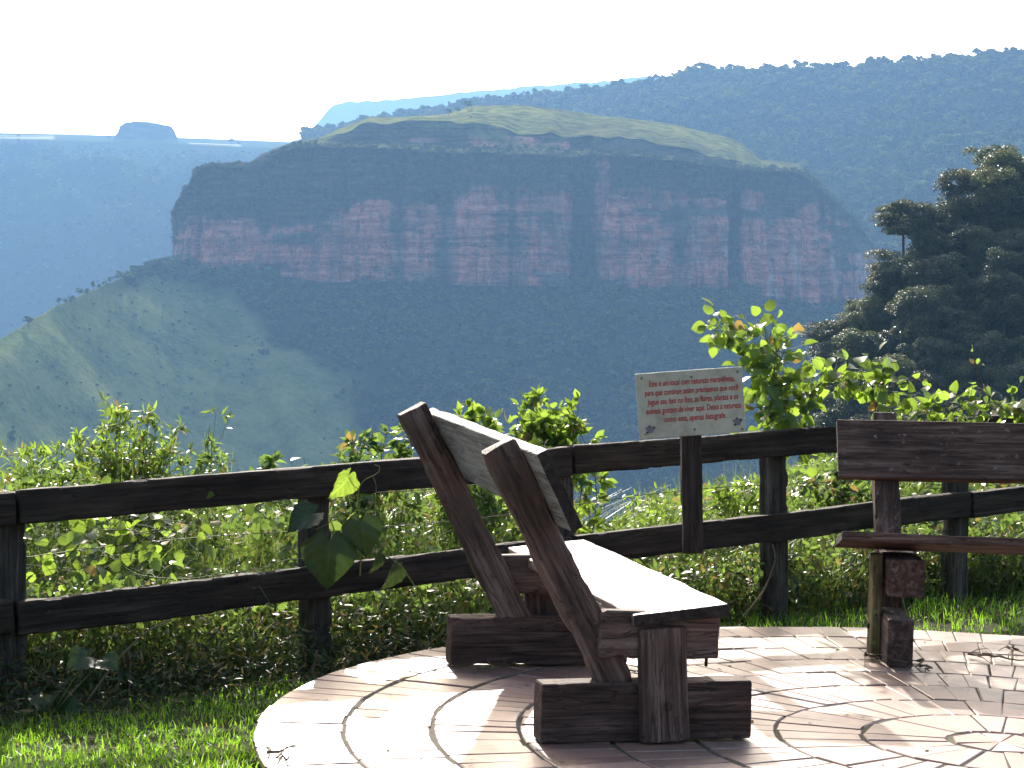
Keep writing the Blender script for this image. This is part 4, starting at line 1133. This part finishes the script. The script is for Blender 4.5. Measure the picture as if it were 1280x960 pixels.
# trees on the wooded hill at right, each one its own
bh = bvh(WH); spots = []
for row, dq in enumerate((0, 5, 11, 17, 24, 31, 39, 47, 56, 66, 78, 92)):
    x0 = 1034 if row < 2 else 1018
    step = 34 if row < 7 else 44
    for px_ in np.arange(x0 + (row % 2) * 20, 1345, step):
        p_ = px_ + random.uniform(-9, 9); d_ = float(dh(p_)) - dq + random.uniform(-3, 3)
        x_, y_ = (p_ - 640) / F * d_, d_; z_ = drop(bh, x_, y_)
        if z_ is None: continue
        row_px = HOR - (z_ - HE) / y_ * F
        if row_px > 640: continue
        spots.append((x_, y_, z_, p_, row_px, row))
GR = 'trees covering the dark hill at right'
for i, (x_, y_, z_, p_, rp, row) in enumerate(spots):
    k = random.choice((0, 1, 2, 3, 3, 4)); s = random.uniform(.6, 1.25)
    if p_ < 1075: s *= .85
    place_tree((x_, y_, z_ - .4), s, random.uniform(0, 6.28), 'dark green tree in the crowded wood on the right hill', GR, k)

# ---- forest masses (stuff): instanced clumps on point clouds
def clump_proto(seed, n=560, m='canopy', ls=1.1, rx=5.2, rz=3.2, nl=9):
    V, Q, tn, lob = crown(nl, n, rx, rz, ls, rz * .9, m, .75, seed=seed)
    o = mesh_np('leaf_clump', V, Q, M[m], attrs=dict(tone=tn, dry=np.zeros(len(V))), do_link=False); return o


def clump_set(name, seeds, **kw):
    c = bpy.data.collections.new(name)
    for s in seeds: c.objects.link(clump_proto(s, **kw))
    return c


def scatter(name, P, S, coll, label, cat):
    me = bpy.data.meshes.new(name); me.vertices.add(len(P)); me.vertices.foreach_set('co', np.asarray(P, np.float32).ravel())
    a = me.attributes.new('sc', 'FLOAT', 'POINT'); a.data.foreach_set('value', np.asarray(S, np.float32))
    a = me.attributes.new('rz', 'FLOAT', 'POINT'); a.data.foreach_set('value', (rng.random(len(P)) * 6.28).astype(np.float32))
    o = bpy.data.objects.new(name, me); link(o)
    g = bpy.data.node_groups.new(name + '_nodes', 'GeometryNodeTree')
    g.interface.new_socket('Geometry', in_out='INPUT', socket_type='NodeSocketGeometry'); g.interface.new_socket('Geometry', in_out='OUTPUT', socket_type='NodeSocketGeometry')
    gi = g.nodes.new('NodeGroupInput'); go = g.nodes.new('NodeGroupOutput')
    ip = g.nodes.new('GeometryNodeInstanceOnPoints'); ci = g.nodes.new('GeometryNodeCollectionInfo')
    ci.inputs['Collection'].default_value = coll; ci.inputs['Separate Children'].default_value = True; ci.inputs['Reset Children'].default_value = True
    ip.inputs['Pick Instance'].default_value = True
    na = g.nodes.new('GeometryNodeInputNamedAttribute'); na.data_type = 'FLOAT'; na.inputs['Name'].default_value = 'sc'
    nr_ = g.nodes.new('GeometryNodeInputNamedAttribute'); nr_.data_type = 'FLOAT'; nr_.inputs['Name'].default_value = 'rz'
    cx_ = g.nodes.new('ShaderNodeCombineXYZ')
    g.links.new(gi.outputs[0], ip.inputs['Points']); g.links.new(ci.outputs[0], ip.inputs['Instance'])
    g.links.new(na.outputs[0], ip.inputs['Scale']); g.links.new(nr_.outputs[0], cx_.inputs[2]); g.links.new(cx_.outputs[0], ip.inputs['Rotation'])
    g.links.new(ip.outputs[0], go.inputs[0])
    md = o.modifiers.new('scatter', 'NODES'); md.node_group = g
    return tag(o, label, cat, kind='stuff')


def on_rows(rows, n, wfun=None, jit=1.):
    """random surface points on a lofted grid, uniform by area (roughly)"""
    nr_, nc_ = rows.shape[:2]
    a = rows[1:, :-1] - rows[:-1, :-1]; b = rows[:-1, 1:] - rows[:-1, :-1]
    ar = np.linalg.norm(np.cross(a, b), axis=-1)
    if wfun is not None: ar = ar * wfun[:-1, :-1]
    p = ar.ravel() / ar.sum(); k = rng.choice(len(p), n, p=p); i, j = k // (nc_ - 1), k % (nc_ - 1)
    u, v = rng.random((2, n, 1)); return rows[i, j] + a[i, j] * u + b[i, j] * v, i, j


def inframe(P, x0=-60, x1=1340, y1=620):
    px_ = 640 + F * P[:, 0] / P[:, 1]; py_ = HOR - (P[:, 2] - HE) / P[:, 1] * F
    return (px_ > x0) & (px_ < x1) & (py_ < y1)


canopy = clump_set('canopy_clumps', (21, 22, 23, 24, 25, 26))
rows, fa = VS
P, _, _ = on_rows(rows, 26000, np.clip(fa, 0, 1) ** 3 + .002); k = inframe(P, -60, 1340, 640); P = P[k]
scatter('talus_forest', P + [0, 0, -1.5], rng.choice((.6, .9, 1.3, 1.7), len(P), p=(.35, .35, .2, .1)), canopy, 'dense dark forest covering the slope below the red cliff', 'forest')
P, _, _ = on_rows(RG, 34000); k = inframe(P, 380, 1420, 420); P = P[k]
scatter('ridge_forest', P + [0, 0, -2], rng.choice((1.1, 1.5, 2.1, 2.8), len(P), p=(.4, .3, .2, .1)) * (1 + .25 * vn(P[:, 0] * .01, P[:, 1] * .01)), canopy, 'dense forest on the long ridge behind the mesa at right', 'forest')
P, i_, j_ = on_rows(FP, 30000, (ss(.2, .5, fz) + .25) * (np.arange(FP.shape[0]) > 26)[:, None]); k = inframe(P, -200, 560, 460); P = P[k]
scatter('far_slope_forest', P + [0, 0, -2.5], rng.uniform(.8, 1.7, len(P)), canopy, 'hazy forest on the far valley side at left', 'forest')
rows, fa = VS
nbk_ = 13
wf = np.zeros(rows.shape[:2]); wf[nbk_:nbk_ + 9] = 1; wf[:, cols < 212] = 0
P, _, _ = on_rows(rows, 420, wf); scatter('cliff_foot_trees', P + [0, 0, -2], rng.uniform(.8, 1.9, len(P)), canopy, 'taller trees along the foot of the red cliff', 'trees')
# scrub on cliff ledges, mesa rim and the grass hill
rows, vg, gr_, lv_ = MS
P, i_, j_ = on_rows(rows, 4200, (vg * (1 - gr_)) ** 2 * (lv_ < 2)); scatter('cliff_scrub', P + [0, -1.0, -1.], rng.choice((.25, .4, .65, 1.), len(P), p=(.4, .35, .18, .07)), clump_set('scrub_clumps', (31, 32, 33), m='scrub', n=260), 'scrub clinging to the ledges of the red cliff', 'scrub')
rimr = ((lv_ >= 1) & (lv_ < 4)) * 1. ; rimr[:, mc < 1003] = 0
P, i_, j_ = on_rows(rows, 260, rimr + 1e-9); scatter('rim_trees', P + [0, 0, -1.5], rng.uniform(.35, .9, len(P)), canopy, 'trees crowding the right end of the mesa rim', 'trees')
rim = (np.abs(lv_ - 1) < .5) * (.4 + .6 * (np.random.default_rng(3).random(lv_.shape) > .5)) + (lv_ == 3) * .012
P, i_, j_ = on_rows(rows, 240, rim * 1.); scatter('rim_scrub', P + [0, 0, -.6], rng.uniform(.12, .4, len(P)), bpy.data.collections['scrub_clumps'], 'low scrub dotted over the grassy top of the mesa', 'scrub')
rows, fa = VS
wq = (1 - fa) * (ss(-.05, .25, vn(rows[..., 0] * .02, rows[..., 1] * .01, 0, 61)) + .05)
P, i_, j_ = on_rows(rows, 2200, wq); k = inframe(P, -60, 700, 620); P = P[k]
scatter('hillside_scrub', P + [0, 0, -.5], rng.uniform(.12, .55, len(P)) , bpy.data.collections['scrub_clumps'], 'scattered bushes on the grassy hill at left', 'scrub')

# single trees on the ridge line of the grass hill, on the mesa top and the plateau
FT = [tree_proto(41, 12, 5.5, 4.0, 14, 1300, .7, .6, 'canopy'), tree_proto(42, 11, 5.2, 3.2, 12, 1200, .7, .5, 'canopy')]
bs = bvh(VS[0])
GR = 'small trees along the crest of the grassy hill'
for px_ in (36, 74, 82, 90, 100, 109, 117, 124, 131, 139, 146, 153, 160, 167, 174, 181, 188, 195, 202, 210, 150, 170, 190, 205):
    d_ = float(dtop(px_)) - random.uniform(0, 14); x_ = (px_ - 640) / F * d_; z_ = drop(bs, x_, d_)
    if z_ is None: continue
    s = 1.15 if px_ == 36 else random.uniform(.55, 1.)
    place_tree((x_, d_, z_ - 1), s, random.uniform(0, 6), 'lone round tree on the left end of the hill crest' if px_ == 36 else 'small tree in the row climbing the hill crest to the cliff', None if px_ == 36 else GR, random.choice((0, 1)), protos=FT)
bm_ = bvh(MS[0])
for (px_, dd_, s_, lb) in ((561, 300, .9, 'leftmost lone tree on the grassy mesa summit'), (572, 320, .8, 'small tree second from left on the mesa summit'), (585, 335, 1.15, 'round tree where the summit wood of the mesa begins')):
    d_ = 2500 + dd_; x_ = (px_ - 640) / F * d_; z_ = drop(bm_, x_, d_)
    if z_ is not None: place_tree((x_, d_, z_ - .5), s_, 1., lb, None, 0, protos=FT)
bp = bvh(FP)
for (px_, d_, s_, lb) in ((25, 6300, 1.5, 'tiny dark tree on the far plateau skyline at left'), (137, 6150, 1.6, 'tiny tree just left of the butte on the skyline'), (290, 6200, 2.2, 'small tree clump on the skyline between butte and far ridge'), (300, 6200, 1.5, 'small tree right of the skyline clump')):
    x_ = (px_ - 640) / F * d_; z_ = drop(bp, x_, d_)
    if z_ is not None: place_tree((x_, d_, z_ - 1), s_, 1., lb, None, 1, protos=FT)

# ================================================================== air
hx, hy0, hy1, hz0, hz1 = 9400, -3800, 14900, VZ - 10, 1400
V = [(x, y, z) for z in (hz0, hz1) for x, y in ((-hx, hy0), (hx, hy0), (hx, hy1), (-hx, hy1))]
m = bpy.data.materials.new('valley_haze'); m.use_nodes = True; nt = m.node_tree; nt.nodes.remove(nt.nodes['Principled BSDF'])
pv = nt.nodes.new('ShaderNodeVolumePrincipled'); pv.inputs['Color'].default_value = (.30, .57, 1, 1); pv.inputs['Density'].default_value = 6.5e-5; pv.inputs['Anisotropy'].default_value = .25
nt.links.new(pv.outputs[0], nt.nodes['Material Output'].inputs['Volume'])
o = mesh_np('haze', V, np.array([(0, 3, 2, 1), (4, 5, 6, 7), (0, 1, 5, 4), (1, 2, 6, 5), (2, 3, 7, 6), (3, 0, 4, 7)]), m)
tag(o, 'thin blue haze filling the valley air', 'haze', kind='stuff')
